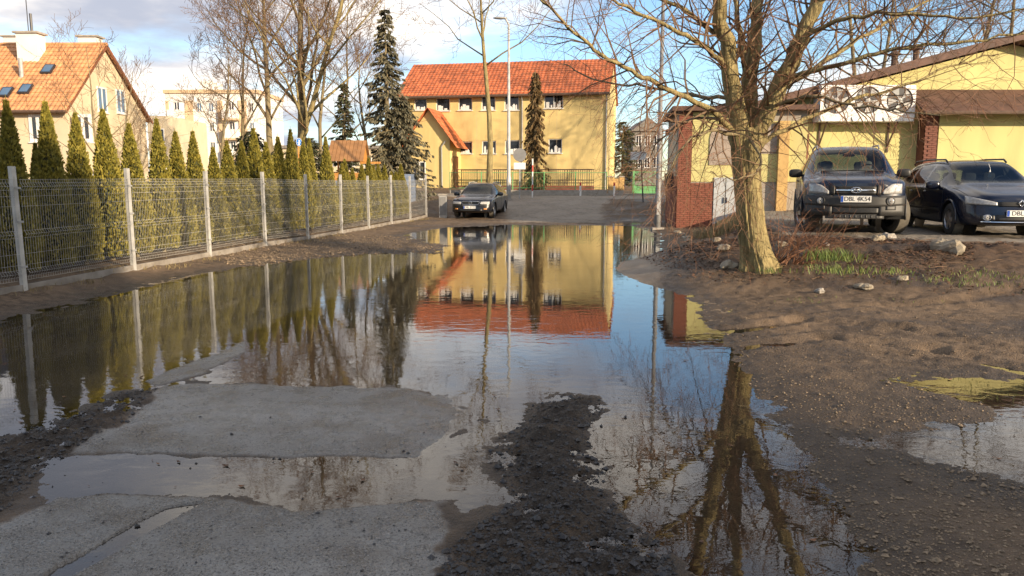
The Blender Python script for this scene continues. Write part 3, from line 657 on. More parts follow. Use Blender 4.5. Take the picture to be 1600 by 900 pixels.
# ================================================================== CONIFERS
def spruce(name, P, H, Rb, seed, label, m, dens=1.0, low=.04, droop=.25, narrow=1.0, wide_low=0):
    rg = random.Random(seed); g = gz(P.x, P.y); e = empty(name, (P.x, P.y, g), label=label, cat='conifer')
    T = MB(); T.tube([(0, 0, -.2), (0, 0, H * .5), (0, 0, H)], [.02 * H, .012 * H, .01], 8); T.build('trunk', 'bark', e, True)
    B, N = MB(), MB(); h = low
    while h < .99:
        for k in range(int(rg.randint(5, 8) * dens)):
            a = rg.uniform(0, 6.28); L = Rb * (1 - h) ** narrow * rg.uniform(.55, 1.15) + .12; z = h * H
            d = Vector((math.cos(a), math.sin(a), rg.uniform(-.1, .3))); pts = [Vector((0, 0, z))]
            for s in range(5):
                d = (d + Vector((rg.gauss(0, .06), rg.gauss(0, .06), -droop * .35 if s < 3 else droop * .2))).normalized(); pts.append(pts[-1] + d * L / 5)
            B.tube(pts, [.008 * H * (1 - h) * .4 + .012] + [.012] * 4 + [.004], 3, False)
            for s in range(int(16 * L + 6)):
                t = rg.uniform(.15, 1) * 5; i = min(4, int(t)); q = pts[i].lerp(pts[i + 1], t - i); ee = (pts[i + 1] - pts[i]).normalized()
                side = ee.cross(Vector((0, 0, 1))).normalized() * rg.choice((-1, 1)); dr = (ee * .7 + side * rg.uniform(.2, .9) + Vector((0, 0, rg.uniform(-.7, .1) - droop))).normalized()
                l = rg.uniform(.12, .32) * (.6 + .05 * H); w = l * rg.uniform(.16, .3); sv = dr.cross(Vector((rg.gauss(0, 1), rg.gauss(0, 1), rg.gauss(0, 1)))).normalized() * w
                N.add([q, q + dr * l * .5 - sv, q + dr * l, q + dr * l * .5 + sv], [(0, 1, 2, 3)])
        h += .022 + .012 * (1 - h)
    B.build('branches', 'bark', e)['kind'] = 'stuff'; N.build('needles', m, e); return e
spruce('blue_spruce', at_px(607, 40), D(607, 9, 40).z - gz(-6.4, 40), 1.75, 61, 'tall silvery spruce with narrow tip left of the school roof', 'spruce_blue', 1.25, droop=.4, narrow=.8)
spruce('blue_spruce', at_px(628, 40.5), 5.3, 2.2, 68, 'broad low silvery spruce below the tall spruce', 'spruce_blue', 1.4, droop=.5, narrow=.6)
spruce('green_spruce', at_px(541, 45), 6.4, 1.4, 62, 'small dark green spruce above the playhouse', 'spruce_green', 1.1)
spruce('green_spruce', at_px(395, 47), 3.8, 1.9, 63, 'low dark evergreen below the flats behind the hedge', 'spruce_green', 1.2, narrow=.5)
spruce('green_spruce', at_px(480, 50), 3.6, 2.2, 64, 'low dark evergreen behind the blue signs', 'spruce_green', 1.2, narrow=.5)
spruce('weeping_spruce', at_px(836, 53), 8.2, 1.25, 65, 'narrow brown weeping spruce against the yellow school front', 'spruce_brown', 1.5, droop=1.1, narrow=.55)
spruce('pine', at_px(972, 66), 5.6, 1.8, 66, 'loose green conifer beside the right corner of the school', 'spruce_green', 1.0, narrow=.5)
# ================================================================== BUILDINGS
def tile_roof(M, O, u, s, W, L, wave=.24, row=.36, amp=.035, step=.03):
    O, u, s = Vector(O), Vector(u).normalized(), Vector(s).normalized(); n = u.cross(s).normalized()
    if n.z < 0: n = -n
    nw = int(W / wave); nr = max(2, int(L / row)); k = nw * 4 + 1
    for r in range(nr):
        o = len(M.v)
        for e in (0, 1):
            for i in range(k):
                a = W * i / (k - 1); h = amp * (0.5 + .5 * math.sin(i * math.pi / 2)) + (step if e == 0 else 0)
                M.v.append(tuple(O + u * a + s * (L * (r + e) / nr) + n * h))
        for i in range(k - 1): M.f.append((o + i, o + i + 1, o + k + i + 1, o + k + i))
        o2 = len(M.v)   # riser of each course
        for e in (0, 1):
            for i in range(k):
                a = W * i / (k - 1); h = amp * (0.5 + .5 * math.sin(i * math.pi / 2)) + (step if e else -.01)
                M.v.append(tuple(O + u * a + s * (L * r / nr) + n * h))
        for i in range(k - 1): M.f.append((o2 + i, o2 + i + 1, o2 + k + i + 1, o2 + k + i))
    return M
def left_house():
    C = D(113, 281, 40.0); C.z = gz(C.x, C.y) - .1; e = empty('gabled_house', C, label='beige gabled house with orange tiled roof and skylights behind the left thujas', cat='house')
    W, Dp, eave, ridge, ry = 19.0, 8.5, 5.45 - C.z, 9.05 - C.z, 4.0
    m = MB(); m.prism([(0, 0, 0), (0, Dp, 0), (0, Dp, eave), (0, ry, ridge - .1), (0, 0, eave)], (-W, 0, 0)); me = m.mesh('wall'); fixn(me); obj('wall', me, 'stucco_beige', e)
    b = MB(); b.box(-W, .03, -.04, -.003, eave - .35, eave - .12); b.build('eaves_band', 'stucco_white', e)
    tr = MB(); s = Vector((0, ry + .45, ridge - eave + .4)); tile_roof(tr, (-W, -.45, eave - .3), (1, 0, 0), s, W + .25, s.length)
    s2 = Vector((0, -(Dp - ry + .45), ridge - eave + .3)); tile_roof(tr, (-W, Dp + .45, eave - .2), (1, 0, 0), s2, W + .25, s2.length)
    rf = tr.build('roof', 'tile_orange', e); rf['kind'] = 'stuff'
    rt = MB(); rt.tube([(-W, ry, ridge + .08), (.25, ry, ridge + .08)], .12, 8); rt.build('ridge_tiles', 'tile_orange', e)
    rk = MB(); rk.hexa([(.19, -.45, eave - .42), (.25, -.45, eave - .42), (.25, ry, ridge - .1), (.19, ry, ridge - .1), (.19, -.45, eave - .27), (.25, -.45, eave - .27), (.25, ry, ridge + .05), (.19, ry, ridge + .05)])
    rk.hexa([(.19, ry, ridge - .1), (.25, ry, ridge - .1), (.25, Dp + .45, eave - .3), (.19, Dp + .45, eave - .3), (.19, ry, ridge + .05), (.25, ry, ridge + .05), (.25, Dp + .45, eave - .15), (.19, Dp + .45, eave - .15)]); rk.build('verge_board', 'wood_brown', e)
    gt = MB(); gt.tube([(-W, -.5, eave - .33), (.2, -.5, eave - .33)], .07, 6); gt.build('gutter', 'rust_iron', e)
    F = Frame((0, 0, 0), (1, 0, 0), (0, -1, 0)); Gf = Frame((0, 0, 0), (0, 1, 0), (1, 0, 0))
    a, c = F.pix(60, 200, C)
    for k in (0, -2.6, 2.3, -5.2): window(e, F, a + k - .45, a + k + .45, c - .7, c + .7, 0, sill=True, bar=.16)
    for k in (0, -2.6, 2.3): window(e, F, a + k - .45, a + k + .45, c - 3.6, c - 2.2, 0, bar=.16)
    for px, py in ((159, 155), (188, 158)):
        a, c = Gf.pix(px, py, C); window(e, Gf, a - .5, a + .5, c - .7, c + .65, 0, mull=1, bar=.08, pm='pane_blue')
    for px, py in ((160, 240),):
        a, c = Gf.pix(px, py, C); window(e, Gf, a - .5, a + .5, c - .7, c + .65, 0, mull=1, bar=.08)
    sl = s.normalized(); nrm = Vector((1, 0, 0)).cross(sl)
    def on_roof(px, py):
        h = hit(px, py, C + Vector((0, -.45, eave - .3)), nrm) - C; return h
    for px, py in ((76, 110), (41, 141), (10, 146)):
        h = on_roof(px, py); m = MB(); u = Vector((1, 0, 0)); w_, l_ = .27, .38
        q = lambda i, j, k: h + u * i + sl * j + nrm * k
        def slab(M, w, l, k0, k1): M.hexa([q(-w, -l, k0), q(w, -l, k0), q(w, l, k0), q(-w, l, k0), q(-w, -l, k1), q(w, -l, k1), q(w, l, k1), q(-w, l, k1)])
        slab(m, w_, l_, -.05, .14); k = m.build('skylight', 'dark_metal', e); g = MB(); slab(g, w_ * .8, l_ * .8, .141, .15); g.build('pane', 'pane_blue', k)
    def stack(px, py, w, d_, h, name, mm='stucco_white', cap=True):
        p = on_roof(px, py); m = MB(); m.box(p.x - w, p.x + w, p.y - d_, p.y + d_, p.z - .6, p.z + h); o = m.build(name, mm, e)
        if cap: c_ = MB(); c_.box(p.x - w - .12, p.x + w + .12, p.y - d_ - .12, p.y + d_ + .12, p.z + h + .001, p.z + h + .1); c_.build('cap', 'concrete', o)
    stack(50, 88, .55, .4, 1.15, 'chimney')
    m = MB(); p = on_roof(34, 120); m.tube([p - Vector((0, 0, .2)), p + Vector((0, 0, .95))], .11, 10); m.build('vent_pipe', 'galv_dull', e)
    for x in (-1.0, -5.2, -10): m = MB(); m.box(x - .5, x + .5, ry + .3, ry + 1.0, ridge - .9, ridge + .55); o = m.build('chimney', 'stucco_white', e); c_ = MB(); c_.box(x - .62, x + .62, ry + .2, ry + 1.1, ridge + .551, ridge + .64); c_.build('cap', 'concrete', o)
    m = MB(); q = on_roof(48, 90); m.tube([q + Vector((0, 0, 1)), q + Vector((0, 0, 3.6))], .025, 5); m.tube([q + Vector((.18, 0, 1)), q + Vector((.18, 0, 2.3))], .07, 6); m.build('aerial', 'dark_metal', e)
left_house()
def simple_block(name, px0, px1, ytop, Y, depth, m, label, cat='building', floors=None):
    A, B = D(px0, 281, Y), D(px1, 281, Y); A.z = gz(A.x, A.y) - .3; e = empty(name, A, label=label, cat=cat); H = D(px0, ytop, Y).z - A.z
    w = MB(); w.box(0, B.x - A.x, 0, depth, 0, H); w.build('wall', m, e); return e, A, B.x - A.x, H
def flats():
    e, A, W, H = simple_block('apartment_block', 266, 408, 146, 112, 12, 'stucco_white', 'white apartment block with orange panels and balconies far behind the hedge')
    F = Frame((0, 0, 0), (1, 0, 0), (0, -1, 0)); t = MB(); F.box(t, -.2, W + .2, -12.2, .25, H + .001, H + .5); t.build('parapet', 'stucco_peach', e)
    s = W / 142.0
    for a0, a1 in ((0, 5), (30, 42), (80, 88), (112, 124)): m = MB(); F.box(m, a0 * s, a1 * s, .003, .12, 0, H - 1.0); m.build('orange_strip', 'stucco_peach', e)
    for fl in range(6):
        c = H - 1.9 - fl * 2.75
        for a in (6, 90):
            m = MB(); F.box(m, a * s, (a + 23) * s, .003, 1.1, c - 1.65, c - .45); b = m.build('balcony', 'stucco_white', e)
            m = MB(); F.box(m, a * s, (a + 23) * s, .003, 1.15, c - 1.9, c - 1.651); m.build('balcony_slab', 'stucco_peach', b)
            window(e, F, (a + 7) * s, (a + 16) * s, c - .45, c + .75, .01, sill=False, bar=.1)
        for a in (48, 66, 128): window(e, F, a * s, (a + 8) * s, c - .7, c + .65, .01, bar=.1, sill=False, pm='pane_blue' if (fl + a) % 3 == 0 else 'pane')
    m = MB(); F.box(m, 40 * s, 62 * s, -7, -3, H + .5, H + 2.1); m.build('lift_house', 'stucco_white', e)
    e2, A2, W2, H2 = simple_block('low_block', 236, 264, 181, 75, 10, 'stucco_beige', 'beige flat-roofed block between the gabled house and the white flats')
    F2 = Frame((0, 0, 0), (1, 0, 0), (0, -1, 0))
    for fl in range(2): window(e2, F2, W2 - .95, W2 - .15, H2 - 2.6 - fl * 2.8, H2 - 1.2 - fl * 2.8, .01, bar=.08)
    e3, A3, W3, H3 = simple_block('long_block', 412, 640, 232, 105, 12, 'stucco_beige', 'long low beige block seen through the bare trees')
    for k in range(9):
        for fl in range(2): window(e3, F2, 1 + k * 2.1, 2.1 + k * 2.1, H3 - 2.4 - fl * 2.8, H3 - 1.1 - fl * 2.8, .01, bar=.1, sill=False)
    r = MB(); r.box(-.3, W3 + .3, -.3, 12.3, H3 + .001, H3 + .4); r.build('roof', 'concrete_dark', e3)
flats()
def school():
    k = .20; u = Vector((1, -k, 0)).normalized(); n = Vector((-k, -1, 0)).normalized(); Rp = D(948, 281, 57.5); W = 16.0
    base = Rp - u * W; base.z = .55; e = empty('school', base, label='yellow two-storey school with red tiled roof and paper cut-outs in its windows', cat='school')
    F = Frame((0, 0, 0), u, n); eave = F.pix(900, 141, base)[1]
    dep = 9.0; rp = hit(930, 92, base - n * dep / 2, n) - base; ridge = rp.z
    wins = []
    for x0, x1, y0, y1, mu in ((647, 667, 154, 172, 0), (681, 703, 153, 173, 0), (716, 738, 152, 172, 0), (752, 774, 150, 172, 0), (788, 811, 150, 172, 0), (850, 880, 148, 169, 1), (717, 738, 221, 240, 0), (753, 775, 220, 240, 0), (789, 812, 219, 240, 0), (857, 878, 217, 239, 0)):
        a0, c1 = F.pix(x0, y0, base); a1, c0 = F.pix(x1, y1, base); wins.append((a0, a1, c0, c1, mu))
    m = MB(); wall_holes(m, F, W, eave, [w[:4] for w in wins], .18); Rf = Frame(u * W, -n, u)
    m.add([F.p(W, 0, 0), F.p(W, -dep, 0), F.p(W, -dep, eave), F.p(W, -dep / 2, ridge - .12), F.p(W, 0, eave)], [(0, 1, 2, 3, 4)])
    m.add([F.p(0, 0, 0), F.p(0, 0, eave), F.p(0, -dep / 2, ridge - .12), F.p(0, -dep, eave), F.p(0, -dep, 0)], [(0, 1, 2, 3, 4)])
    m.add([F.p(0, -dep, 0), F.p(0, -dep, eave), F.p(W, -dep, eave), F.p(W, -dep, 0)], [(0, 1, 2, 3)])
    m.build('wall', 'stucco_yellow', e)
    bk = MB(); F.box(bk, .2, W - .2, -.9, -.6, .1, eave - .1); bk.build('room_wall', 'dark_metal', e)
    rg = random.Random(4)
    for a0, a1, c0, c1, mu in wins:
        w = window(e, F, a0, a1, c0, c1, -.13, mull=mu, bar=.07)
        p = MB(); x = a0 + .15
        while x < a1 - .25:
            ww = rg.uniform(.1, .25); hh = rg.uniform(.1, .42); F.box(p, x, x + ww, -.105, -.10, c0 + .07, c0 + .07 + hh)
            if rg.random() < .5: p.add([F.p(x, -.1025, c0 + .07 + hh), F.p(x + ww, -.1025, c0 + .07 + hh), F.p(x + ww / 2, -.1025, c0 + .2 + hh)], [(0, 1, 2)])
            x += ww + rg.uniform(-.02, .12)
        p.build('paper_cutouts', 'paper', w)
    for px in (745, 818, 870): a = F.pix(px, 200, base)[0]; d = MB(); F.box(d, a - .008, a + .008, -.004, .004, .2, eave - .1); d.build('wall_joint', 'stucco_beige', e)
    t = MB(); up = Vector((0, 0, ridge - eave)) - n * dep / 2; s = up.normalized(); O = F.p(-.3, .45, eave - .33 * 1)
    tile_roof(t, O, u, s, W + .45, up.length + .55, .30, .38)
    dn = Vector((0, 0, ridge - eave)) + n * dep / 2; tile_roof(t, F.p(-.3, -dep - .45, eave - .33), u, dn.normalized(), W + .45, dn.length + .55, .30, .38)
    rf = t.build('roof', 'tile_red', e); rf['kind'] = 'stuff'
    g = MB(); g.tube([F.p(-.3, .5, eave - .33), F.p(W + .15, .5, eave - .33)], .08, 6); F.box(g, -.3, W + .12, .3, .4, eave - .40, eave - .2); g.build('gutter', 'rust_iron', e)
    for px in (816, 955):
        a = min(W - .1, F.pix(px, 200, base)[0]); d = MB(); d.tube([F.p(a, .45, eave - .35), F.p(a, .08, eave - .7), F.p(a, .08, .2)], .05, 6); d.build('downpipe', 'galv_dull', e)
    # porch with its own steep tiled gable roof
    a1 = F.pix(703, 250, base + n * 3)[0]; aw = 3.1; a0 = a1 - aw; am = (a0 + a1) / 2; pe = F.pix(700, 214, base + n * 3)[1]; pr = F.pix(672, 169, base + n * 3)[1]
    m = MB(); m.prism([F.p(a0, 3, 0), F.p(a1, 3, 0), F.p(a1, 3, pe), F.p(am, 3, pr - .1), F.p(a0, 3, pe)], -n * 2.99); me = m.mesh('porch'); fixn(me); po = obj('porch', me, 'stucco_yellow', e)
    t = MB(); sl = (F.p(am, 0, pr) - F.p(a1, 0, pe)); tile_roof(t, F.p(a1, .05, pe) - sl.normalized() * 1.0, n, sl, 3.35, sl.length + 1.0, .3, .36)
    sl = (F.p(am, 0, pr) - F.p(a0, 0, pe)); tile_roof(t, F.p(a0, .05, pe) - sl.normalized() * 1.0, n, sl, 3.35, sl.length + 1.0, .3, .36); q = t.build('porch_roof', 'tile_red', e); q['kind'] = 'stuff'
    d = MB(); d.hexa([F.p(a1 + .004, .9, .6), F.p(a1 + .06, .9, .6), F.p(a1 + .06, 2.1, .6), F.p(a1 + .004, 2.1, .6), F.p(a1 + .004, .9, 2.9), F.p(a1 + .06, .9, 2.9), F.p(a1 + .06, 2.1, 2.9), F.p(a1 + .004, 2.1, 2.9)]); d.build('door', 'wood_brown', po)
    window(po, F, am - 1.2, am - .3, 1.2, 2.5, 3.0, bar=.07); d = MB(); d.tube([F.p(a1 - .3, 3.1, pe - .3), F.p(a1 - .6, 3.08, pe - .7), F.p(a1 - .6, 3.08, .2)], .05, 6); d.build('downpipe', 'galv_dull', po)
    # ramp and railings in front
    aR = F.pix(728, 260, base)[0]; aE = W - .8
    m = MB(); F.box(m, aR, aE, 1.3, 3.0, -.4, .75); m.build('ramp', 'brick', e)
    rl = MB()
    for b in (2.95, 1.35):
        for h in (.95, 1.15, 1.9): rl.tube([F.p(aR, b, h), F.p(aE, b, h)], .03, 5)
        x = aR
        while x < aE: rl.tube([F.p(x, b, .7), F.p(x, b, 1.9)], .016 if int((x - aR) / .16) % 10 else .035, 4); x += .16
    rl.build('ramp_railing', 'rust_iron', e)
school()
def school_fence():
    Y = 50.6; x0, x1 = at_px(703, Y).x, at_px(948, Y).x; g = gz(0, Y); e = empty('green_fence', (x0, Y, g), label='low green mesh fence on a concrete base in front of the school', cat='fence'); W = x1 - x0
    m = MB(); m.box(0, W, -.12, .12, -.3, .32); m.build('plinth', 'concrete', e)
    n = int(W / 1.9)
    for i in range(n + 1): x = W * i / n; p = MB(); p.tube([(x, 0, .3), (x, 0, 1.5)], .032, 6); p.build('post', 'green_paint', e)
    r = MB()
    for z in (.45, 1.45): r.tube([(0, 0, z), (W, 0, z)], .018, 5)
    r.build('rail', 'green_paint', e)
    w = MB(); x = 0
    while x < W: w.tube([(x, .0, .42), (x, .0, 1.46)], .004, 3, False); x += .10
    for z in np.arange(.5, 1.46, .1): w.tube([(0, .0, z), (W, .0, z)], .004, 3, False)
    w.build('wire_mesh', 'green_paint', e)
    b0, b1 = x1 + .1, at_px(975, Y).x; e2 = empty('brick_gatepost', (b0, Y, g), label='yellow brick wall stub with pillars beside the green gate', cat='wall')
    L = b1 - b0; m = MB(); m.box(.3, L - .3, -.12, .12, .3, 1.05); m.build('wall', 'brick_yellow', e2); m = MB(); m.box(0, L, -.2, .2, -.3, .299); m.build('plinth', 'concrete', e2)
    for x in (0, L - .32): m = MB(); m.box(x, x + .32, -.16, .16, .3, 1.15); p = m.build('pillar', 'brick_yellow', e2); c = MB(); c.box(x - .04, x + .36, -.2, .2, 1.151, 1.21); c.build('cap', 'concrete', p)
    g0, g1 = at_px(990, Y).x, at_px(1027, Y).x; e3 = empty('green_gate', (g0, Y, g), label='green metal gate with cross bracing', cat='gate'); L = g1 - g0
    for x in (0, L): m = MB(); m.box(x - .06, x + .06, -.06, .06, -.2, 1.55); m.build('gate_post', 'green_paint', e3)
    m = MB()
    for z in (.1, .5, 1.45): m.box(.06, L - .06, -.03, .03, z, z + .06)
    m.build('gate_frame', 'green_paint', e3); m = MB(); m.box(.06, L - .06, -.012, .012, .16, .5); m.build('bottom_panel', 'green_paint', e3)
    m = MB(); m.tube([(.06, 0, .56), (L - .06, 0, 1.45)], .018, 5); m.tube([(.06, 0, 1.45), (L - .06, 0, .56)], .018, 5); m.build('cross_brace', 'green_paint', e3)
    m = MB(); x = .1
    while x < L - .06: m.tube([(x, .02, .5), (x, .02, 1.46)], .005, 3, False); x += .08
    m.build('wire_mesh', 'green_paint', e3)
    e4, A, W4, H4 = simple_block('grey_house', 988, 1034, 205, 95, 10, 'concrete_dark', 'distant dark grey house with steep roof beyond the green gate', 'house')
    r = MB(); r.prism([(-.3, -.3, H4), (W4 + .3, -.3, H4), (W4 / 2, -.3, H4 + 1.6)], (0, 10.6, 0)); me = r.mesh('roof'); fixn(me); obj('roof', me, 'concrete_dark', e4)
    for k in range(3):
        for fl in range(2): window(e4, Frame((0, 0, 0), (1, 0, 0), (0, -1, 0)), .3 + k * 1.1, 1.0 + k * 1.1, H4 - 1.8 - fl * 2.6, H4 - .5 - fl * 2.6, .01, bar=.07, sill=False)
    kb = MB(); kb.box(-40, 40, 50.0, 50.2, gz(0, 50) - .2, gz(0, 50) + .12); k = kb.build('kerb', 'concrete'); tag(k, kind='structure')
school_fence()
def playhouse():
    Y = 37.5; A = D(517, 281, Y); A.z = gz(A.x, A.y); e = empty('playhouse', A, label='wooden playhouse with brown plank roof behind the hedge', cat='playhouse')
    W = D(566, 281, Y).x - A.x; zt = D(540, 219, Y).z - A.z; ze = D(540, 252, Y).z - A.z; d = 1.6
    for i in range(9):
        for s in (0, 1):
            m = MB(); x0, x1 = -.12 + (W + .24) * i / 9 + .008, -.12 + (W + .24) * (i + 1) / 9 - .008; y0 = -.25 if s == 0 else d + .25
            m.hexa([(x0, y0, ze), (x1, y0, ze), (x1, d / 2, zt), (x0, d / 2, zt), (x0, y0, ze + .035), (x1, y0, ze + .035), (x1, d / 2, zt + .035), (x0, d / 2, zt + .035)]); m.build('roof_plank', 'wood_roof', e)
    n = 12
    for i in range(n): m = MB(); x0 = W * i / n + .008; m.box(x0, x0 + W / n - .016, 0, .03, 0, ze - .55); m.build('wall_plank', 'wood_orange', e)
    for x in (0, W - .08):
        for y in (.032, d - .1): m = MB(); m.box(x, x + .08, y, y + .08, -.1, ze + .05); m.build('corner_post', 'wood_orange', e)
    m = MB(); m.prism([(W - .02, 0, ze), (W - .02, d, ze), (W - .02, d / 2, zt - .03)], (.03, 0, 0)); m.build('gable_board', 'wood_orange', e)
    m = MB(); m.box(W - .03, W + .02, .12, d - .12, 0, ze - .6); m.build('side_wall', 'wood_orange', e); m = MB(); m.box(W - .1, W + .9, .05, .13, ze - .12, ze - .02); m.build('beam', 'wood_orange', e)
playhouse()
# ---- signs, lamp posts, markers
def round_sign(px, py, Y, r, label, face, post='galv_dull', plate=False):
    P = at_px(px, Y); g = gz(P.x, P.y); e = empty('road_sign', (P.x, P.y, g), label=label, cat='sign'); c = D(px, py, Y).z - g
    m = MB(); m.tube([(0, 0, -.2), (0, 0, c + r)], .035, 8); m.build('post', post, e)
    d = MB(); d.lathe([(0, -.05), (r, -.05), (r, -.062), (0, -.062)], (0, 0, c), 'y', 28); s = d.build('sign_disc', face, e)
    if face == 'sign_blue':
        k = MB(); k.lathe([(r * .92, -.063), (r, -.063), (r, -.066), (r * .92, -.066)], (0, 0, c), 'y', 28); k.build('rim', 'white_paint', s)
        k = MB(); k.box(-r * .10, r * .05, -.068, -.063, c - .05, c + r * .62); k.box(r * .2, r * .35, -.068, -.063, c - .05, c + r * .35); k.box(-r * .1, r * .35, -.0685, -.064, c + r * .3, c + r * .42); k.box(-r * .6, r * .6, -.069, -.063, c - r * .2, c - r * .12); k.ball((0, -.066, c - r * .5), (r * .25, .003, r * .22)); k.build('pictogram', 'white_paint', s)
    if plate: k = MB(); k.box(-.32, .32, -.06, -.045, c - r - .42, c - r - .06); k.build('plate', 'white_paint', e)
    return e
round_sign(511, 231, 47, .24, 'blue round path sign beside the playhouse', 'sign_blue')
round_sign(468, 222, 42.5, .22, 'blue round sign edge-on in front of the thick bare trunk', 'sign_blue', 'amber').rotation_euler.z = R(62)
round_sign(812, 242, 42.5, .36, 'grey back of a round road sign with white plate near the lamp post', 'sign_back', plate=True)
def lamp_post(px, Y, H, r, label, arm, pm='galv'):
    P = at_px(px, Y); g = gz(P.x, P.y); e = empty('lamp_post', (P.x, P.y, g), label=label, cat='lamp post')
    m = MB(); m.tube([(0, 0, -.3), (0, 0, 1.2), (0, 0, 1.25), (0, 0, H)], [r * 1.25, r * 1.25, r, r * .55], 12); m.build('pole', pm, e, True)
    m = MB(); m.box(-.2, .2, -.2, .2, -.3, .06); m.build('base', 'concrete', e)
    m = MB(); m.tube([(0, 0, H - .05), (arm * .4, 0, H + .25), (arm, 0, H + .3)], r * .45, 6); m.build('arm', 'galv', e, True); m = MB(); m.ball((arm * 1.25, 0, H + .3), (.38, .13, .07)); m.build('lamp_head', 'galv_dull', e, True)
    m = MB(); m.box(-.06, .06, -r * 1.3 - .02, -r * 1.2, .5, .95); m.build('hatch', 'galv_dull', e)
lamp_post(795, 41, 9.0, .10, 'tall white-grey lamp post in front of the school', -.35)
lamp_post(1029, 26.6, 9.3, .085, 'thin grey lamp post beside the brick kiosk', .8, 'sign_back')
def marker(px, y0, y1, Y, r, label):
    P = at_px(px, Y); g = gz(P.x, P.y); e = empty('marker_post', (P.x, P.y, g), label=label, cat='post', group='red and white marker posts by the street'); H = D(px, y0, Y).z - g; n = max(4, int(H / .35))
    for i in range(n): m = MB(); m.tube([(0, 0, -.1 * (i == 0) + H * i / n), (0, 0, H * (i + 1) / n)], r, 8); m.build('band', 'red_paint' if (n > 5 and i % 3 == 1) or (n <= 5 and i == n - 1) else 'white_paint', e)
marker(832, 248, 310, 44, .04, 'tall red and white post in front of the weeping spruce'); marker(907, 285, 306, 48.6, .06, 'short pale post left of the brick wall stub'); marker(960, 285, 308, 48.4, .06, 'short pale post in front of the brick wall stub')
P = at_px(1003, 40); g = gz(P.x, P.y); e = empty('sign_post', (P.x, P.y, g), label='thin dark leaning post with small white plate by the gate', cat='sign'); m = MB(); m.tube([(.1, 0, -.2), (-.12, 0, 2.9)], .035, 6); m.build('post', 'dark_metal', e); m = MB(); m.box(-.62, .2, -.05, -.036, 2.15, 2.55); m.build('plate', 'white_paint', e)
P = at_px(692, 33.2); g = gz(P.x, P.y); e = empty('utility_cabinet', (P.x, P.y, g), label='grey utility cabinet at the end of the fence', cat='cabinet'); m = MB(); m.box(-.16, .16, -.16, .16, -.1, .95); m.build('body', 'galv_dull', e); m = MB(); m.box(-.19, .19, -.19, .19, .951, 1.0); m.build('lid', 'concrete', e); m = MB(); m.box(-.13, .13, -.172, -.161, .1, .88); m.build('door', 'sign_back', e)
# ---- brick kiosk
def kiosk():
    C = G(1056, 352, .12); C.z = .0; dv = Vector((.122, .993, 0)).normalized(); u = Vector((dv.y, -dv.x, 0)); n = -dv
    e = empty('brick_kiosk', C, label='small brick and yellow kiosk with grey doors behind the big tree', cat='kiosk'); F = Frame((0, 0, 0), u, n); Lf = Frame(dv * 4.8, -dv, -u)
    H = F.pix(1090, 174, C)[1]; W = 4.3; bh = F.pix(1090, 284, C)[1]; px = lambda x, y: F.pix(x, y, C)
    a_p = px(1079, 300)[0]; a_b = px(1114, 300)[0]; a_d = px(1152, 300)[0]
    m = MB(); F.box(m, .01, W, -4.8, -.012, -.3, H); m.build('core', 'mortar', e)
    m = MB(); F.box(m, a_p, W, -.012, .02, bh, H - .35); m.build('yellow_wall', 'stucco_lemon', e); m = MB(); F.box(m, a_p, a_d, -.011, .035, H - .349, H - .03); m.build('yellow_fascia', 'stucco_lemon', e)
    r = MB(); F.box(r, -.25, W + .25, -5, .35, H, H + .16); r.build('roof_slab', 'tile_brown', e)
    bm = MB(); bm.box(-.122, .122, -.05, .05, -.031, .031); bme = bm.mesh('brick'); bme.materials.append(MT['brick']); rot = math.atan2(u.y, u.x)
    def bricks(a0, a1, c0, c1, b):
        c = c0 + .033; row = 0
        while c < c1:
            a = a0 + (.0 if row % 2 else .125)
            while a < a1 + .06:
                lo, hi = max(a - .122, a0), min(a + .122, a1)
                if hi - lo > .05:
                    o = obj('brick', bme, None, e); o.location = F.p((lo + hi) / 2, b + rnd.uniform(0, .006), c); o.rotation_euler.z = rot; o.scale.x = (hi - lo) / .244
                a += .254
            c += .073; row += 1
    bricks(0, a_p - .01, .0, H - .02, .0); bricks(a_p, a_b, .0, bh - .01, -.02)
    m = MB(); Lf.box(m, 0, 4.78, -.01, .03, -.3, bh + .2); m.build('side_brickwork', 'brick', e); m = MB(); Lf.box(m, 1.2, 4.3, -.01, .02, bh + .201, H - .3); m.build('side_wall', 'stucco_beige', e)
    m = MB(); Lf.box(m, 2.6, 3.6, .03, .28, 1.45, 1.95); m.build('side_lamp_box', 'dark_metal', e)
    for k in range(2): m = MB(); w = (a_d - a_b) / 2; F.box(m, a_b + w * k + .02, a_b + w * (k + 1) - .01, .021, .06, .05, bh + .15); dd = m.build('door', 'door_grey', e); h = MB(); F.box(h, a_b + w * (.85 if k == 0 else 1.1), a_b + w * (.9 if k == 0 else 1.15), .06, .1, .9, 1.1); h.build('handle', 'dark_metal', dd)
    (ca, cc), rr = px(1128, 228), .42
    m = MB(); m.prism([F.p(ca - rr, .021, cc - .65), F.p(ca + rr, .021, cc - .65), F.p(ca + rr, .021, cc + .25)] + [F.p(ca + rr * math.cos(t), .021, cc + .25 + rr * math.sin(t)) for t in np.linspace(0, math.pi, 9)[1:-1]] + [F.p(ca - rr, .021, cc + .25)], n * .03); m.build('arched_panel', 'mural', e)
    a, c = px(1193, 217); m = MB(); F.box(m, a - .45, a + .45, .021, .05, c - .5, c + .5); m.build('poster', 'mural', e); a = px(1222, 250)[0]; m = MB(); F.box(m, a - .17, a + .17, .021, .22, -.2, H - .36); m.build('pilaster', 'brick_yellow', e)
kiosk()
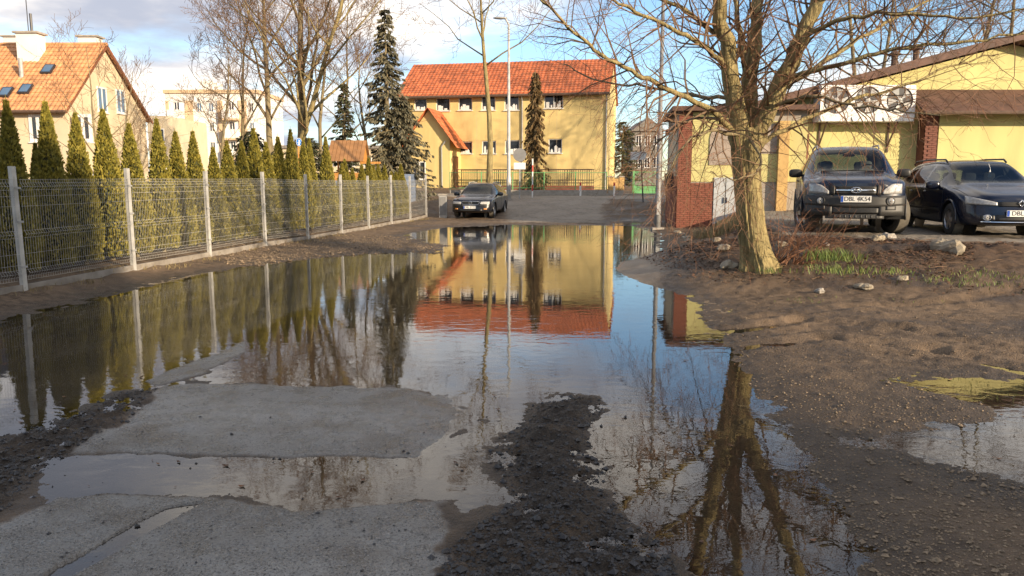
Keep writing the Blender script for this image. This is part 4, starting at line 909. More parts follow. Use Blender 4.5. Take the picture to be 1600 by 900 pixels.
# ---- yellow hall with fan unit
def hall():
    Y = 27.0; A = D(1240, 281, Y); A.z = .55; e = empty('yellow_hall', A, label='yellow hall with brown roof behind the parked cars', cat='building'); F = Frame((0, 0, 0), (1, 0, 0), (0, -1, 0)); px = lambda x, y: F.pix(x, y, A)
    ap = px(1582, 60); le = px(1150, 172); W = 2 * ap[0] - le[0]; zt = ap[1]; zl = le[1]; sl = (zt - zl) / (ap[0] - le[0])
    m = MB(); zr0 = zl + (0 - le[0]) * sl
    m.prism([(0, 0, -.4), (W, 0, -.4), (W, 0, zl + .1), (ap[0], 0, zt - .2), (0, 0, zr0 - .2)], (0, 12, 0)); me = m.mesh('wall'); fixn(me); obj('wall', me, 'stucco_lemon', e)
    for s in (0, 1):
        x0, z0 = (le[0], zl) if s == 0 else (W, zl); r = MB(); tr = [(x0, -.55, z0 - .14), (ap[0], -.55, zt - .14), (ap[0], 12.3, zt - .14), (x0, 12.3, z0 - .14)]
        r.hexa(tr + [(p[0], p[1], p[2] + .26) for p in tr]); me = r.mesh('roof'); fixn(me); obj('roof', me, 'tile_brown', e)
    c0, c1 = px(1420, 178)[1], px(1420, 140)[1]; a0 = px(1415, 160)[0]; a1 = W
    n = 26
    for i in range(n):   # canopy of brown sheets over the right bay
        x0, x1 = a0 + (a1 - a0) * i / n + .006, a0 + (a1 - a0) * (i + 1) / n - .006; m = MB(); m.hexa([(x0, -1.25, c0 - .05), (x1, -1.25, c0 - .05), (x1, -.005, c1 - .05), (x0, -.005, c1 - .05), (x0, -1.25, c0), (x1, -1.25, c0), (x1, -.005, c1), (x0, -.005, c1)]); m.build('canopy_sheet', 'tile_brown', e)
    g = MB(); g.tube([(a0, -1.3, c0 - .06), (a1, -1.3, c0 - .06)], .06, 6); g.build('gutter', 'rust_iron', e)
    x0, x1 = px(1455, 200)[0], px(1640, 200)[0]; m = MB(); F.box(m, x0, x1, .004, .5, -.4, c0 - .02); m.build('front_bay', 'stucco_lemon', e)
    bm = MB(); bm.box(-.122, .122, -.05, .05, -.031, .031); bme = bm.mesh('brick'); bme.materials.append(MT['brick_dark'])
    xa, xb = px(1434, 200)[0], px(1453, 200)[0]; m = MB(); F.box(m, xa, xb, .004, .5, -.4, c0 - .03); m.build('pillar_core', 'brick_dark', e); c = .6; row = 0
    while c < c0 - .1:
        for k, a in enumerate(np.arange(xa + .125 * (row % 2), xb, .254)):
            o = obj('brick', bme, None, e); lo, hi = a, min(a + .244, xb)
            if hi - lo < .06: bpy.data.objects.remove(o); continue
            o.location = ((lo + hi) / 2, -.475, c); o.scale.x = (hi - lo) / .244
        c += .073; row += 1
    # fan unit
    fa0, fz1 = px(1270, 137); fa1, fz0 = px(1411, 192); m = MB(); cw = (fa1 - fa0) / 3; cz = fz0 + (fz1 - fz0) * .58; rr = cw * .42; b0, b1 = .12, .75
    u = empty('fan_unit', A + Vector((fa0, 0, 0)), label='white three-fan condenser unit on the wall of the yellow hall', cat='fan unit'); O = Frame((-fa0, 0, 0), (1, 0, 0), (0, -1, 0)); b = MB()
    O.box(b, fa0, fa1, b0, b1 - .04, fz0, fz1); b.build('housing', 'white_paint', u)
    for k in range(3):
        cx_ = fa0 + cw * (k + .5) - fa0; fr = MB(); N_ = 32; x0_, x1_ = cw * k, cw * (k + 1)
        ring = [(cx_ + rr * math.cos(2 * math.pi * i / N_), cz + rr * math.sin(2 * math.pi * i / N_)) for i in range(N_)]
        def sq(p):
            dx, dz = p[0] - cx_, p[1] - cz; t = min([(x1_ - cx_) / dx if dx > 1e-6 else 9e9, (x0_ - cx_) / dx if dx < -1e-6 else 9e9, (fz1 - cz) / dz if dz > 1e-6 else 9e9, (fz0 - cz) / dz if dz < -1e-6 else 9e9]); return (cx_ + dx * t, cz + dz * t)
        outer = [sq(p) for p in ring]
        for i in range(N_):
            j = (i + 1) % N_; fr.add([(ring[i][0], -b1, ring[i][1]), (ring[j][0], -b1, ring[j][1]), (outer[j][0], -b1, outer[j][1]), (outer[i][0], -b1, outer[i][1])], [(0, 1, 2, 3)])
            fr.add([(ring[i][0], -b1, ring[i][1]), (ring[j][0], -b1, ring[j][1]), (ring[j][0], -b1 + .035, ring[j][1]), (ring[i][0], -b1 + .035, ring[i][1])], [(0, 1, 2, 3)])
        fr.build('fan_panel', 'white_paint', u); w = MB(); w.lathe([(rr, -b1 + .036), (0.01, -b1 + .037)], (cx_, 0, cz), 'y', 28); w.build('fan_well', 'dark_metal', u)
        f = MB()
        for q in range(5):
            a = q * 1.256 + k; ca, sa = math.cos(a), math.sin(a); f.add([(cx_ + .06 * ca, -b1 + .015, cz + .06 * sa), (cx_ + rr * .9 * math.cos(a - .3), -b1 + .005, cz + rr * .9 * math.sin(a - .3)), (cx_ + rr * .92 * math.cos(a + .3), -b1 + .028, cz + rr * .92 * math.sin(a + .3))], [(0, 1, 2)])
        f.ball((cx_, -b1 + .01, cz), (.09, .02, .09)); f.build('fan', 'galv_dull', u)
    for x in (fa0 + .3, fa1 - .5): m = MB(); m.tube([(x - fa0, -b1 + .1, fz0 + .01), (x - fa0, -.02, fz0 - .8)], .03, 5); m.box(x - fa0 - .03, x - fa0 + .03, -.05, -.003, fz0 - 1.0, fz0); m.build('bracket', 'rust_iron', u)
    a = px(1250, 230); m = MB(); F.box(m, a[0] - .28, a[0] + .28, .003, .05, -.3, a[1] + .45); m.build('door', 'wood_brown', e)
    a = px(1405, 245)[0]
    m = MB()
    for k in range(8): m.tube([(a - .35 + k * .1, -.4, 0), (a - .35 + k * .1, -.4, 1.15)], .012, 4)
    m.tube([(a - .4, -.4, 1.12), (a + .4, -.4, 1.12)], .02, 4); m.build('railing', 'galv', e)
    for pxx, top in ((1465, 62), (1502, 52)):
        x = px(pxx, 80)[0]; zb = zl + (x - le[0]) * sl; m = MB(); m.tube([(x, 3, zb - .3), (x, 3, zb + .55)], .12, 8); m.lathe([(.02, zb + .75), (.26, zb + .58), (.26, zb + .56)], (x, 3, 0), 'z', 12); m.build('roof_vent', 'rust_iron', e)
hall()
# ---- unseen block, added behind the viewer and shaped to keep the foreground in shade
def shade_block():
    pd = Vector((-.649, -.760, 0)); c = Vector((1.8 + .76 * 40, 5.6 - .649 * 40, 0)); e = empty('unseen_shade_block', c, math.atan2(pd.y, pd.x), label='unseen block added behind the viewer, shaped to shade the foreground', cat='building')
    m = MB(); m.box(0, 44, 0, 11, -.6, 15.8); m.build('wall', 'stucco_beige', e)
    r = MB(); r.hexa([(-.3, -.4, 15.801), (44.3, -.4, 15.801), (44.3, 11.4, 15.801), (-.3, 11.4, 15.801), (3, 5.2, 19.4), (41, 5.2, 19.4), (41, 5.6, 19.4), (3, 5.6, 19.4)]); r.build('roof', 'tile_red', e)
    F = Frame((0, 0, 0), (1, 0, 0), (0, -1, 0))
    for fl in range(5):
        for k in range(11): window(e, F, 2 + k * 3.8, 3.5 + k * 3.8, 1.2 + fl * 2.75, 2.6 + fl * 2.75, .003, bar=.08)
shade_block()
# ================================================================== CARS
def pchip(xk, yk, x):
    xk, yk = np.array(xk, float), np.array(yk, float); h = np.diff(xk); d = np.diff(yk) / h; m = np.zeros(len(xk))
    m[0], m[-1] = d[0], d[-1]
    for i in range(1, len(xk) - 1):
        if d[i - 1] * d[i] > 0: w1, w2 = 2 * h[i] + h[i - 1], h[i] + 2 * h[i - 1]; m[i] = (w1 + w2) / (w1 / d[i - 1] + w2 / d[i])
    i = np.clip(np.searchsorted(xk, x) - 1, 0, len(h) - 1); t = (x - xk[i]) / h[i]
    return yk[i] * (1 + 2 * t) * (1 - t) ** 2 + m[i] * h[i] * t * (1 - t) ** 2 + yk[i + 1] * t * t * (3 - 2 * t) + m[i + 1] * h[i] * t * t * (t - 1)
class Car:
    def __init__(s, name, loc, rz, label, st, paint, W, A, rk, ycowl, yroof, yrear, ytail, wins, wheels, wr, ww, steer=0, glass='car_glass', seat='seat'):
        s.W, s.A, s.rk = W, A, rk; s.e = empty(name, loc, rz, label=label, cat='car', group='parked cars'); s.paint = paint
        st = np.array(st, float); L = st[-1, 0]; ys = np.unique(np.round(np.concatenate([np.arange(0, L, .035), st[:, 0], [L]]), 4)); s.L = L
        P = [pchip(st[:, 0], st[:, k], ys) for k in range(1, 8)]
        tt = np.arange(0, 9.001, .2); nT = len(tt); rows = []
        for i, y in enumerate(ys):
            zb, zs, zr, wl, wm, ws, wr_ = [p[i] for p in P]; ze = max(zr - .08, zs + .35 * (zr - zs))
            sx = [0, .8 * wl, wl, wm, wm * .995, ws, (ws + wr_) / 2 + .03 * min(1, (zr - zs) / .3), wr_, wr_ * .8, 0]
            sz = [zb, zb, zb + .07, zb + .5 * (zs - zb), zs - .10 * min(1, (zs - zb)), zs, (zs + ze) / 2, ze, zr - .018 * min(1, (zr - zs) / .3) - .2 * max(0, zr - ze - .07), zr]
            X = pchip(range(10), sx, tt); Z = pchip(range(10), sz, tt); rows.append((X, s.bend(y, X, Z), Z))
        s.rows = rows; s.ys = ys; body, parts = MB(), {}
        base = len(body.v)
        def put(M, i, j, sg): X, Y, Z = rows[i]; return (sg * X[j], Y[j], Z[j])
        for sg in (1, -1):
            idx = {}
            def vid(i, j):
                if (i, j) not in idx: idx[i, j] = len(body.v); body.v.append(put(None, i, j, sg))
                return idx[i, j]
            for i in range(len(ys) - 1):
                ym = (ys[i] + ys[i + 1]) / 2
                for j in range(nT - 1):
                    t = (tt[j] + tt[j + 1]) / 2; g = None
                    if t > 7.3 and ycowl + .05 < ym < yroof - .03: g = 'windscreen'
                    elif t > 7.3 and yrear + .05 < ym < ytail - .05: g = 'rear_window'
                    elif 5.25 < t < 6.75:
                        for k, (a, b) in enumerate(wins):
                            if a < ym < b: g = ('side_window', sg, k)
                    q = [(i, j), (i + 1, j), (i + 1, j + 1), (i, j + 1)]
                    if sg < 0: q = q[::-1]
                    if g is None:
                        if t < 4.6 and any((ym - wy) ** 2 + (rows[i][2][j] - wr) ** 2 < (wr + .06) ** 2 for wy in wheels) and t > 1.4: continue
                        body.f.append(tuple(vid(*p) for p in q))
                    else:
                        key = g if isinstance(g, tuple) else (g,); M = parts.setdefault(key, MB()); M.add([put(None, p[0], p[1], sg) for p in q], [(0, 1, 2, 3)])
        for end in (0, len(ys) - 1):   # close nose and tail
            X, Y, Z = rows[end]
            for j in range(nT - 1):
                n = 16
                for k in range(n):
                    def pt(jj, f): x = X[jj] * (2 * f - 1); return (x, float(s.bend(ys[end], np.array([x]), np.array([Z[jj]]))[0]), Z[jj])
                    body.add([pt(j, k / n), pt(j, (k + 1) / n), pt(j + 1, (k + 1) / n), pt(j + 1, k / n)], [(0, 1, 2, 3) if end == 0 else (3, 2, 1, 0)])
        me = body.mesh('body'); bm = bmesh.new(); bm.from_mesh(me); bmesh.ops.remove_doubles(bm, verts=bm.verts, dist=.0008); bmesh.ops.recalc_face_normals(bm, faces=bm.faces); bm.to_mesh(me); bm.free()
        s.body = obj('body', me, paint, s.e, True)
        for k, M in parts.items():
            me = M.mesh(k[0]); bm = bmesh.new(); bm.from_mesh(me); bmesh.ops.remove_doubles(bm, verts=bm.verts, dist=.0008); bm.to_mesh(me); bm.free(); obj(k[0], me, 'car_glass_mid' if k[0] == 'rear_window' and glass == 'car_glass' else glass, s.e, True)
        sm_ = 'plastic_black'
        for sg in (1, -1):
            for yv in [ycowl + .18] + [(wins[k][1] + wins[k + 1][0]) / 2 for k in range(len(wins) - 1)]:
                i = int(np.argmin(np.abs(ys - yv))); X, Y, Z = rows[i]; m = MB(); m.tube([(sg * (X[j] + .001), Y[j], Z[j]) for j in range(12, 26)], .004, 4); m.build('door_seam', sm_, s.e)
            m = MB(); j = 28; m.tube([(sg * rows[i][0][j], rows[i][1][j], rows[i][2][j] + .001) for i in range(3, int(np.argmin(np.abs(ys - ycowl))))], .004, 4); m.build('bonnet_seam', sm_, s.e)
        # wheels, arches, wells
        for wy in wheels:
            for sg in (1, -1):
                hw = float(pchip(st[:, 0], st[:, 5], np.array([wy]))[0]); we = bpy.data.objects.new('wheel', None); front = wy < L / 2
                m = MB(); r = wr; prof = [(r * .62, -.5), (r * .70, -.52), (r * .9, -.5), (r * .97, -.42), (r, -.30), (r * .99, -.28), (r * .99, -.24), (r, -.22), (r, -.03), (r * .988, -.02), (r * .988, .02), (r, .03), (r, .22), (r * .99, .24), (r * .99, .28), (r, .30), (r * .97, .42), (r * .9, .5), (r * .70, .52), (r * .62, .5)]
                m.lathe([(a, b * ww) for a, b in prof], axis='x', n=36); ty = m.build('wheel', 'tyre', s.e, True); ty.location = (sg * (hw - ww * .5 - .015), wy, wr)
                if front: ty.rotation_euler.z = steer
                tm = MB(); tm.lathe([(r * 1.003, -.40 * ww), (r * 1.006, -.1 * ww), (r * 1.006, .1 * ww), (r * 1.003, .40 * ww)], axis='x', n=36); tm.build('tread', 'tread', ty, True)
                rm = MB(); o_ = sg * ww * .40; rm.lathe([(r * .66, sg * ww * .5), (r * .62, o_ * .9), (r * .60, o_ * .3), (.01, o_ * .25)], axis='x', n=30)
                for q in range(6):
                    a = q * math.pi / 3; ca, sa = math.cos(a), math.sin(a); w_ = .035
                    pr = lambda rad, off, x: (x, rad * ca - off * sa, rad * sa + off * ca)
                    x0, x1 = sorted((o_ * .5, o_ * 1.08)); rm.hexa([pr(.03, -w_ * 1.3, x0), pr(r * .63, -w_, x0), pr(r * .63, w_, x0), pr(.03, w_ * 1.3, x0), pr(.03, -w_ * 1.3, x1), pr(r * .63, -w_, x1), pr(r * .63, w_, x1), pr(.03, w_ * 1.3, x1)])
                rm.lathe([(.07, o_ * .5), (.065, o_ * 1.12), (.0, o_ * 1.15)], axis='x', n=14); rm.build('rim', 'alloy', ty)
                wl_ = MB(); N_ = 20
                for k in range(N_ + 1):
                    a = math.pi * 1.12 * k / N_ - .19; y_, z_ = wy + (wr + .062) * math.cos(a), wr + (wr + .062) * math.sin(a)
                    wl_.v += [(sg * (hw + .004), y_, z_), (sg * (hw - .40), y_, z_)]
                wl_.f += [(2 * k, 2 * k + 1, 2 * k + 3, 2 * k + 2) for k in range(N_)]; o0 = len(wl_.v); wl_.lathe([(wr + .06, sg * (hw - .40)), (.01, sg * (hw - .40))], (0, wy, wr), 'x', 24); wl_.build('wheel_well', 'plastic_black', s.e)
                lp = MB(); lp.tube([(sg * (hw - .004), wy + (wr + .065) * math.cos(a), wr + (wr + .065) * math.sin(a)) for a in np.linspace(-.2, math.pi + .2, 22)], .022, 6); lp.build('wheel_arch', s.archm if hasattr(s, 'archm') else paint, s.e, True)
                bpy.data.objects.remove(we)
        # cabin
        fl = MB(); fl.box(-W * .8, W * .8, ycowl + .1, L - .5, .38, .44); fl.build('cabin_floor', 'plastic_black', s.e)
        zc = float(pchip(st[:, 0], st[:, 3], np.array([ycowl]))[0]); db = MB(); db.ball((0, ycowl + .32, zc - .12), (W * .80, .30, .13), 20, 8, .6); db.build('dashboard', 'plastic_black', s.e, True)
        sw = MB(); sw.tube([(W * .42 + .18 * math.cos(a), ycowl + .62 + .06 * math.sin(a), zc - .02 + .17 * math.sin(a)) for a in np.linspace(0, 6.283, 22)], .015, 6); sw.build('steering_wheel', 'plastic_black', s.e, True)
        for sx in (-.42, .42):
            for yy in (yroof + .25, yroof + 1.15):
                m = MB(); m.ball((sx * W, yy + .12, zc - .32), (.25, .10, .40), 14, 8, .55); m.ball((sx * W, yy - .18, .52), (.25, .28, .10), 14, 8, .6); q = m.build('seat', seat if yy < yroof + 1 else 'seat', s.e, True); h = MB(); h.ball((sx * W, yy + .17, zc + .14), (.13, .05, .09), 12, 8, .55); h.build('headrest', seat if yy < yroof + 1 else 'seat', q, True)
        m = MB(); m.ball((0, yroof - .03 - .12, float(pchip(st[:, 0], st[:, 3], np.array([yroof]))[0]) - .13), (.12, .02, .035), 12, 6, .7); m.build('inner_mirror', 'plastic_black', s.e, True)
    def bend(s, y, X, Z):
        f = max(0.0, 1 - y / 1.0) ** 1.6; fr = max(0.0, 1 - (s.__dict__.get('L', 99) - y) / .6) ** 1.6 if 'L' in s.__dict__ else 0
        return y + f * (s.A * (np.abs(X) / s.W) ** 2.6 + s.rk * (Z - .5)) - fr * (.12 * (np.abs(X) / s.W) ** 2.6)
    def front(s, x, z): return float(s.bend(0.0, np.array([x]), np.array([z]))[0])
    def patch(s, name, cols, m, d=.02, thick=.05, parent=None, nz=4, smooth=True):
        """skin piece on the nose: cols = [(x, z_low, z_high)...]"""
        M = MB(); n = len(cols); k = nz + 1
        for back in (0, 1):
            for x, a, b in cols:
                for q in range(k): z = a + (b - a) * q / nz; M.v.append((x, s.front(x, z) - d + back * thick, z))
        fr = lambda c, q: c * k + q; o = n * k
        for c in range(n - 1):
            for q in range(nz): M.f.append((fr(c, q), fr(c + 1, q), fr(c + 1, q + 1), fr(c, q + 1)))
            M.f.append((fr(c, 0), o + fr(c, 0), o + fr(c + 1, 0), fr(c + 1, 0))); M.f.append((fr(c, nz), fr(c + 1, nz), o + fr(c + 1, nz), o + fr(c, nz)))
        for q in range(nz): M.f.append((fr(0, q), fr(0, q + 1), o + fr(0, q + 1), o + fr(0, q))); M.f.append((fr(n - 1, q), o + fr(n - 1, q), o + fr(n - 1, q + 1), fr(n - 1, q + 1)))
        return M.build(name, m, parent or s.e, smooth)
    def mirror(s, f, x, *a, **k):
        for sg in (1, -1): f(sg, *a, **k)
    def plate(s, x, z, text, w=.52, h=.114, d=.05):
        y = s.front(abs(x) + w * .3, z) - d - .02; m = MB(); m.box(x - w / 2, x + w / 2, y, y + .02, z - h / 2, z + h / 2); p = m.build('number_plate', 'plate', s.e)
        m = MB(); m.box(x - w / 2 + .004, x - w / 2 + .046, y - .002, y - .0005, z - h / 2 + .004, z + h / 2 - .004); m.build('blue_band', 'plate_blue', p)
        me = text_mesh(text, h * .98); me.materials.clear(); o = obj('lettering', me, 'ink', p); o.location = (x + .022 - (.105 if len(text) <= 4 else 0), y - .0025, z); o.rotation_euler = (math.pi / 2, 0, 0)
        bb = [v.co.x for v in me.vertices]; o.scale.x = (w * .84) / (max(bb) - min(bb)) if len(text) > 4 else 1
    def door_mirror(s, x, y, z, m):
        for sg in (1, -1): b = MB(); b.ball((sg * (x + .13), y, z), (.13, .075, .085), 16, 10, .65); b.tube([(sg * (x - .05), y + .03, z - .05), (sg * (x + .06), y + .01, z - .03)], .03, 6); b.build('door_mirror', m, s.e, True)
    def ellring(s, name, x, z, a, b, r, m, d=.03, parent=None):
        M = MB(); M.tube([(x + a * math.cos(t), s.front(x + a * math.cos(t), z) - d, z + b * math.sin(t)) for t in np.linspace(0, 6.2832, 26)], r, 6, False); return M.build(name, m, parent or s.e, True)
def rails(c, x, y0, y1, z, m):
    for sg in (1, -1): M = MB(); M.tube([(sg * x, y0, z - .06), (sg * x, y0 + .12, z), (sg * x * 1.01, (y0 + y1) / 2, z + .015), (sg * x, y1 - .12, z - .01), (sg * x, y1, z - .07)], .018, 8); M.build('roof_rail', m, c.e, True)
def arc(x0, x1, n): return np.linspace(x0, x1, n)
LOTZ = .615
def suv():
    Car.archm = 'plastic_black'; P = D(1335, 340, 14.7); z = gz(P.x, P.y + 1)
    st = [(0, .44, .84, .94, .74, .80, .74, .58), (.08, .36, .92, 1.0, .82, .87, .80, .62), (.3, .33, .98, 1.06, .85, .90, .84, .66), (.75, .32, 1.02, 1.11, .86, .915, .865, .68), (1.1, .32, 1.05, 1.15, .86, .915, .87, .70),
          (1.2, .32, 1.06, 1.20, .86, .915, .87, .70), (1.75, .32, 1.08, 1.585, .86, .915, .87, .64), (1.9, .32, 1.08, 1.645, .86, .915, .87, .63), (2.5, .32, 1.09, 1.69, .86, .915, .87, .63), (3.3, .32, 1.10, 1.675, .86, .915, .87, .62), (3.85, .35, 1.11, 1.62, .86, .91, .86, .61), (4.15, .38, 1.09, 1.22, .84, .90, .84, .66), (4.33, .45, .98, 1.02, .78, .84, .76, .60)]
    c = Car('suv', (P.x, P.y, z), R(-18), 'dark blue off-road car with black bumper bar and plate DBL 4K54', st, 'paint_navy', .90, .30, .10, 1.12, 1.82, 3.75, 4.2, [(1.55, 2.30), (2.38, 3.15), (3.25, 3.75)], (.82, 3.45), .36, .235, R(24), seat='seat_pale')
    c.e.scale = (1.03, 1.03, 1.05)
    c.patch('bumper_bar', [(x, .50 + .05 * abs(x), .70) for x in arc(-.86, .86, 25)], 'plastic_grey', .055, .09)
    for sg in (1, -1):
        c.patch('bumper_corner', [(sg * x, .36, .715) for x in arc(.40, .86, 10)], 'plastic_grey', .05, .10)
        c.patch('headlamp', [(sg * x, .745 + .04 * (x - .5), .80 + .13 * math.sin(min(1, (x - .46) / .22) * 1.57)) for x in arc(.46, .80, 12)], 'lamp', .03, .06)
        k = MB(); k.lathe([(.01, -.012), (.05, -.012), (.058, 0.0), (.062, .03)], (sg * .60, c.front(.60, .62) - .065, .62), 'y', 18); f = k.build('fog_lamp', 'lamp', c.e, True)
        c.ellring('fog_ring', sg * .60, .62, .07, .07, .012, 'plastic_black', .062, f)
        c.patch('side_intake', [(sg * x, .46, .53) for x in arc(.52, .70, 6)], 'plastic_black', .056, .03)
        c.patch('grille_post', [(sg * x, .73, .90) for x in arc(.36, .43, 4)], 'plastic_black', .03, .06)
    c.patch('grille', [(x, .735, .885) for x in arc(-.36, .36, 13)], 'plastic_black', .022, .05)
    c.patch('grille_bar', [(x, .800, .828) for x in arc(-.34, .34, 13)], 'chrome', .034, .02)
    for zz in (.76, .86): c.patch('grille_slat', [(x, zz, zz + .012) for x in arc(-.34, .34, 13)], 'plastic_grey', .030, .02)
    c.patch('lower_grille', [(x, .40, .50) for x in arc(-.42, .42, 13)], 'plastic_black', .045, .05)
    c.patch('skid_plate', [(x, .30, .385) for x in arc(-.50, .50, 13)], 'plastic_grey', .03, .12)
    for k in range(9): x = -.36 + k * .09; c.patch('skid_slot', [(x, .315, .37), (x + .025, .315, .37)], 'plastic_black', .034, .02)
    em = c.ellring('emblem', 0, .815, .088, .046, .009, 'chrome', .05); M = MB(); y = c.front(0, .815) - .052
    for x0 in (-.035, .035): M.tube([(x0 - .012, y, .785), (x0 + .014, y, .845)], .010, 6)
    M.tube([(-.036, y, .808), (.036, y, .822)], .009, 6); M.build('emblem_letter', 'chrome', em, True)
    c.plate(0.0, .655, 'DBL 4K54', d=.075)
    c.door_mirror(.88, 1.52, 1.13, 'plastic_black'); rails(c, .585, 1.95, 3.7, 1.685, 'galv_dull')
    w = MB(); w.tube([(-.55, 1.13, 1.165), (.05, 1.09, 1.18)], .012, 5); w.tube([(.0, 1.11, 1.175), (.6, 1.14, 1.165)], .012, 5); w.build('wiper', 'plastic_black', c.e)
    for sg in (1, -1):
        m = MB(); m.box(sg * .90 - .03, sg * .90 + .03, 1.25, 3.05, .40, .52); m.build('side_cladding', 'plastic_black', c.e)
        for yy in (2.1, 2.95): m = MB(); m.ball((sg * .91, yy, .98), (.025, .09, .022)); m.build('door_handle', 'plastic_black', c.e, True)
suv()
def megane():
    Car.archm = 'paint_blue'; P = D(1594, 345, 13.9); z = gz(P.x, P.y + 1)
    st = [(0, .34, .62, .70, .68, .74, .66, .50), (.08, .26, .70, .77, .76, .82, .74, .56), (.3, .22, .78, .84, .80, .86, .79, .62), (.7, .20, .86, .92, .82, .885, .83, .66), (1.05, .20, .90, .985, .82, .89, .845, .68),
          (1.12, .20, .91, 1.01, .82, .89, .845, .68), (1.85, .20, .94, 1.40, .82, .89, .85, .60), (2.0, .20, .945, 1.44, .82, .89, .85, .59), (2.7, .20, .96, 1.475, .82, .89, .85, .59), (3.5, .22, .97, 1.45, .82, .885, .845, .585), (4.05, .26, .98, 1.38, .81, .88, .83, .57), (4.35, .32, .94, 1.02, .78, .84, .78, .62), (4.5, .40, .80, .86, .70, .76, .68, .52)]
    c = Car('estate_car', (P.x, P.y, z), R(-9), 'dark blue estate car with roof rails, cut off at the right edge', st, 'paint_blue', .885, .42, .22, 1.06, 1.92, 4.0, 4.4, [(1.6, 2.30), (2.40, 3.15), (3.25, 3.95)], (.90, 3.55), .31, .20, 0, seat='seat')
    for sg in (1, -1):
        c.patch('headlamp', [(sg * x, .60 + .05 * (x - .38), .655 + .11 * (x - .38) / .42) for x in arc(.38, .80, 14)], 'lamp', .03, .06)
        c.patch('fog_surround', [(sg * x, .34, .42) for x in arc(.42, .62, 7)], 'plastic_black', .022, .05)
        k = MB(); k.lathe([(.01, -.012), (.042, -.012), (.05, .02)], (sg * .53, c.front(.53, .38) - .035, .38), 'y', 18); f = k.build('fog_lamp', 'lamp', c.e, True); c.ellring('fog_ring', sg * .53, .38, .056, .05, .008, 'chrome', .032, f)
        m = MB(); m.box(sg * .885 - .008, sg * .885 + .012, 1.35, 3.1, .47, .51); m.build('side_moulding', 'plastic_black', c.e)
        for yy in (2.2, 3.0): m = MB(); m.ball((sg * .885, yy, .83), (.025, .09, .02)); m.build('door_handle', 'paint_blue', c.e, True)
    c.patch('grille', [(x, .585, .665) for x in arc(-.36, .36, 13)], 'plastic_black', .02, .05)
    for zz in (.60, .625, .65): c.patch('grille_slat', [(x, zz, zz + .008) for x in arc(-.35, .35, 11)], 'plastic_grey', .028, .02)
    c.patch('lower_grille', [(x, .33, .43) for x in arc(-.40, .40, 13)], 'plastic_black', .02, .05); c.patch('bumper_strip', [(x, .295, .31) for x in arc(-.62, .62, 17)], 'chrome', .02, .02)
    em = MB(); y = c.front(0, .64) - .04; em.tube([(0, y, .70), (.05, y, .64), (0, y, .58), (-.05, y, .64), (0, y, .70)], .011, 6); em.build('emblem', 'chrome', c.e, True)
    c.plate(0, .46, 'DBL', d=.05); c.door_mirror(.86, 1.48, .96, 'paint_blue'); rails(c, .55, 2.0, 3.9, 1.475, 'plastic_black')
    m = MB(); m.prism([(.02, 1.5, 1.12), (.09, 1.5, 1.12), (.055, 1.5, 1.28)], (0, .006, 0)); m.tube([(.055, 1.5, 1.28), (.05, 1.58, 1.38)], .003, 4); m.build('air_freshener', 'paper', c.e)
megane()
def passat():
    Car.archm = 'paint_black'; P = D(735, 335, 32.2); z = gz(P.x, P.y + 1.5)
    st = [(0, .32, .62, .70, .70, .75, .70, .56), (.08, .26, .70, .76, .78, .83, .77, .62), (.3, .22, .78, .83, .81, .86, .81, .66), (.8, .20, .84, .90, .82, .875, .83, .68), (1.2, .20, .88, .96, .82, .875, .835, .69),
          (1.3, .20, .89, 1.0, .82, .875, .835, .69), (2.05, .20, .92, 1.40, .82, .875, .835, .60), (2.2, .20, .925, 1.44, .82, .875, .835, .59), (3.0, .20, .935, 1.475, .82, .875, .835, .59), (3.9, .22, .94, 1.45, .82, .87, .83, .585), (4.4, .26, .94, 1.36, .81, .865, .82, .57), (4.6, .3, .92, 1.0, .80, .85, .79, .62), (4.70, .36, .80, .86, .74, .80, .72, .56)]
    c = Car('estate_car', (P.x, P.y, z), R(-9), 'black estate car parked at the far end of the big puddle', st, 'paint_black', .875, .26, .14, 1.24, 2.12, 4.3, 4.55, [(1.8, 2.5), (2.6, 3.4), (3.5, 4.25)], (.92, 3.62), .315, .20, 0, glass='car_glass_dark')
    for sg in (1, -1):
        c.patch('headlamp', [(sg * x, .575, .68 + .02 * (x - .4)) for x in arc(.42, .78, 10)], 'lamp', .03, .05)
        c.patch('indicator', [(sg * x, .36, .41) for x in arc(.55, .68, 5)], 'amber', .02, .03); c.patch('bumper_trim', [(sg * x, .50, .53) for x in arc(.30, .80, 10)], 'plastic_black', .028, .02)
    c.patch('grille', [(x, .57, .69) for x in arc(-.37, .37, 13)], 'plastic_black', .02, .05)
    M = MB(); M.tube([(x, c.front(x, z_) - .035, z_) for x, z_ in [(-.38, .69), (-.37, .62), (-.32, .565), (0, .56), (.32, .565), (.37, .62), (.38, .69), (0, .70), (-.38, .69)]], .010, 6); M.build('grille_surround', 'chrome', c.e, True)
    em = c.ellring('emblem', 0, .635, .062, .062, .009, 'chrome', .045); y = c.front(0, .635) - .047; M = MB(); M.tube([(-.03, y, .685), (0, y, .64), (.03, y, .685)], .007, 5); M.tube([(-.05, y, .655), (-.022, y, .59), (0, y, .63), (.022, y, .59), (.05, y, .655)], .007, 5); M.build('emblem_letters', 'chrome', em)
    c.patch('lower_grille', [(x, .30, .38) for x in arc(-.50, .50, 13)], 'plastic_black', .02, .05)
    c.plate(-.02, .455, 'DBL 5Y71', d=.05); c.door_mirror(.84, 1.72, .98, 'paint_black'); rails(c, .55, 2.3, 4.2, 1.475, 'galv')
passat()
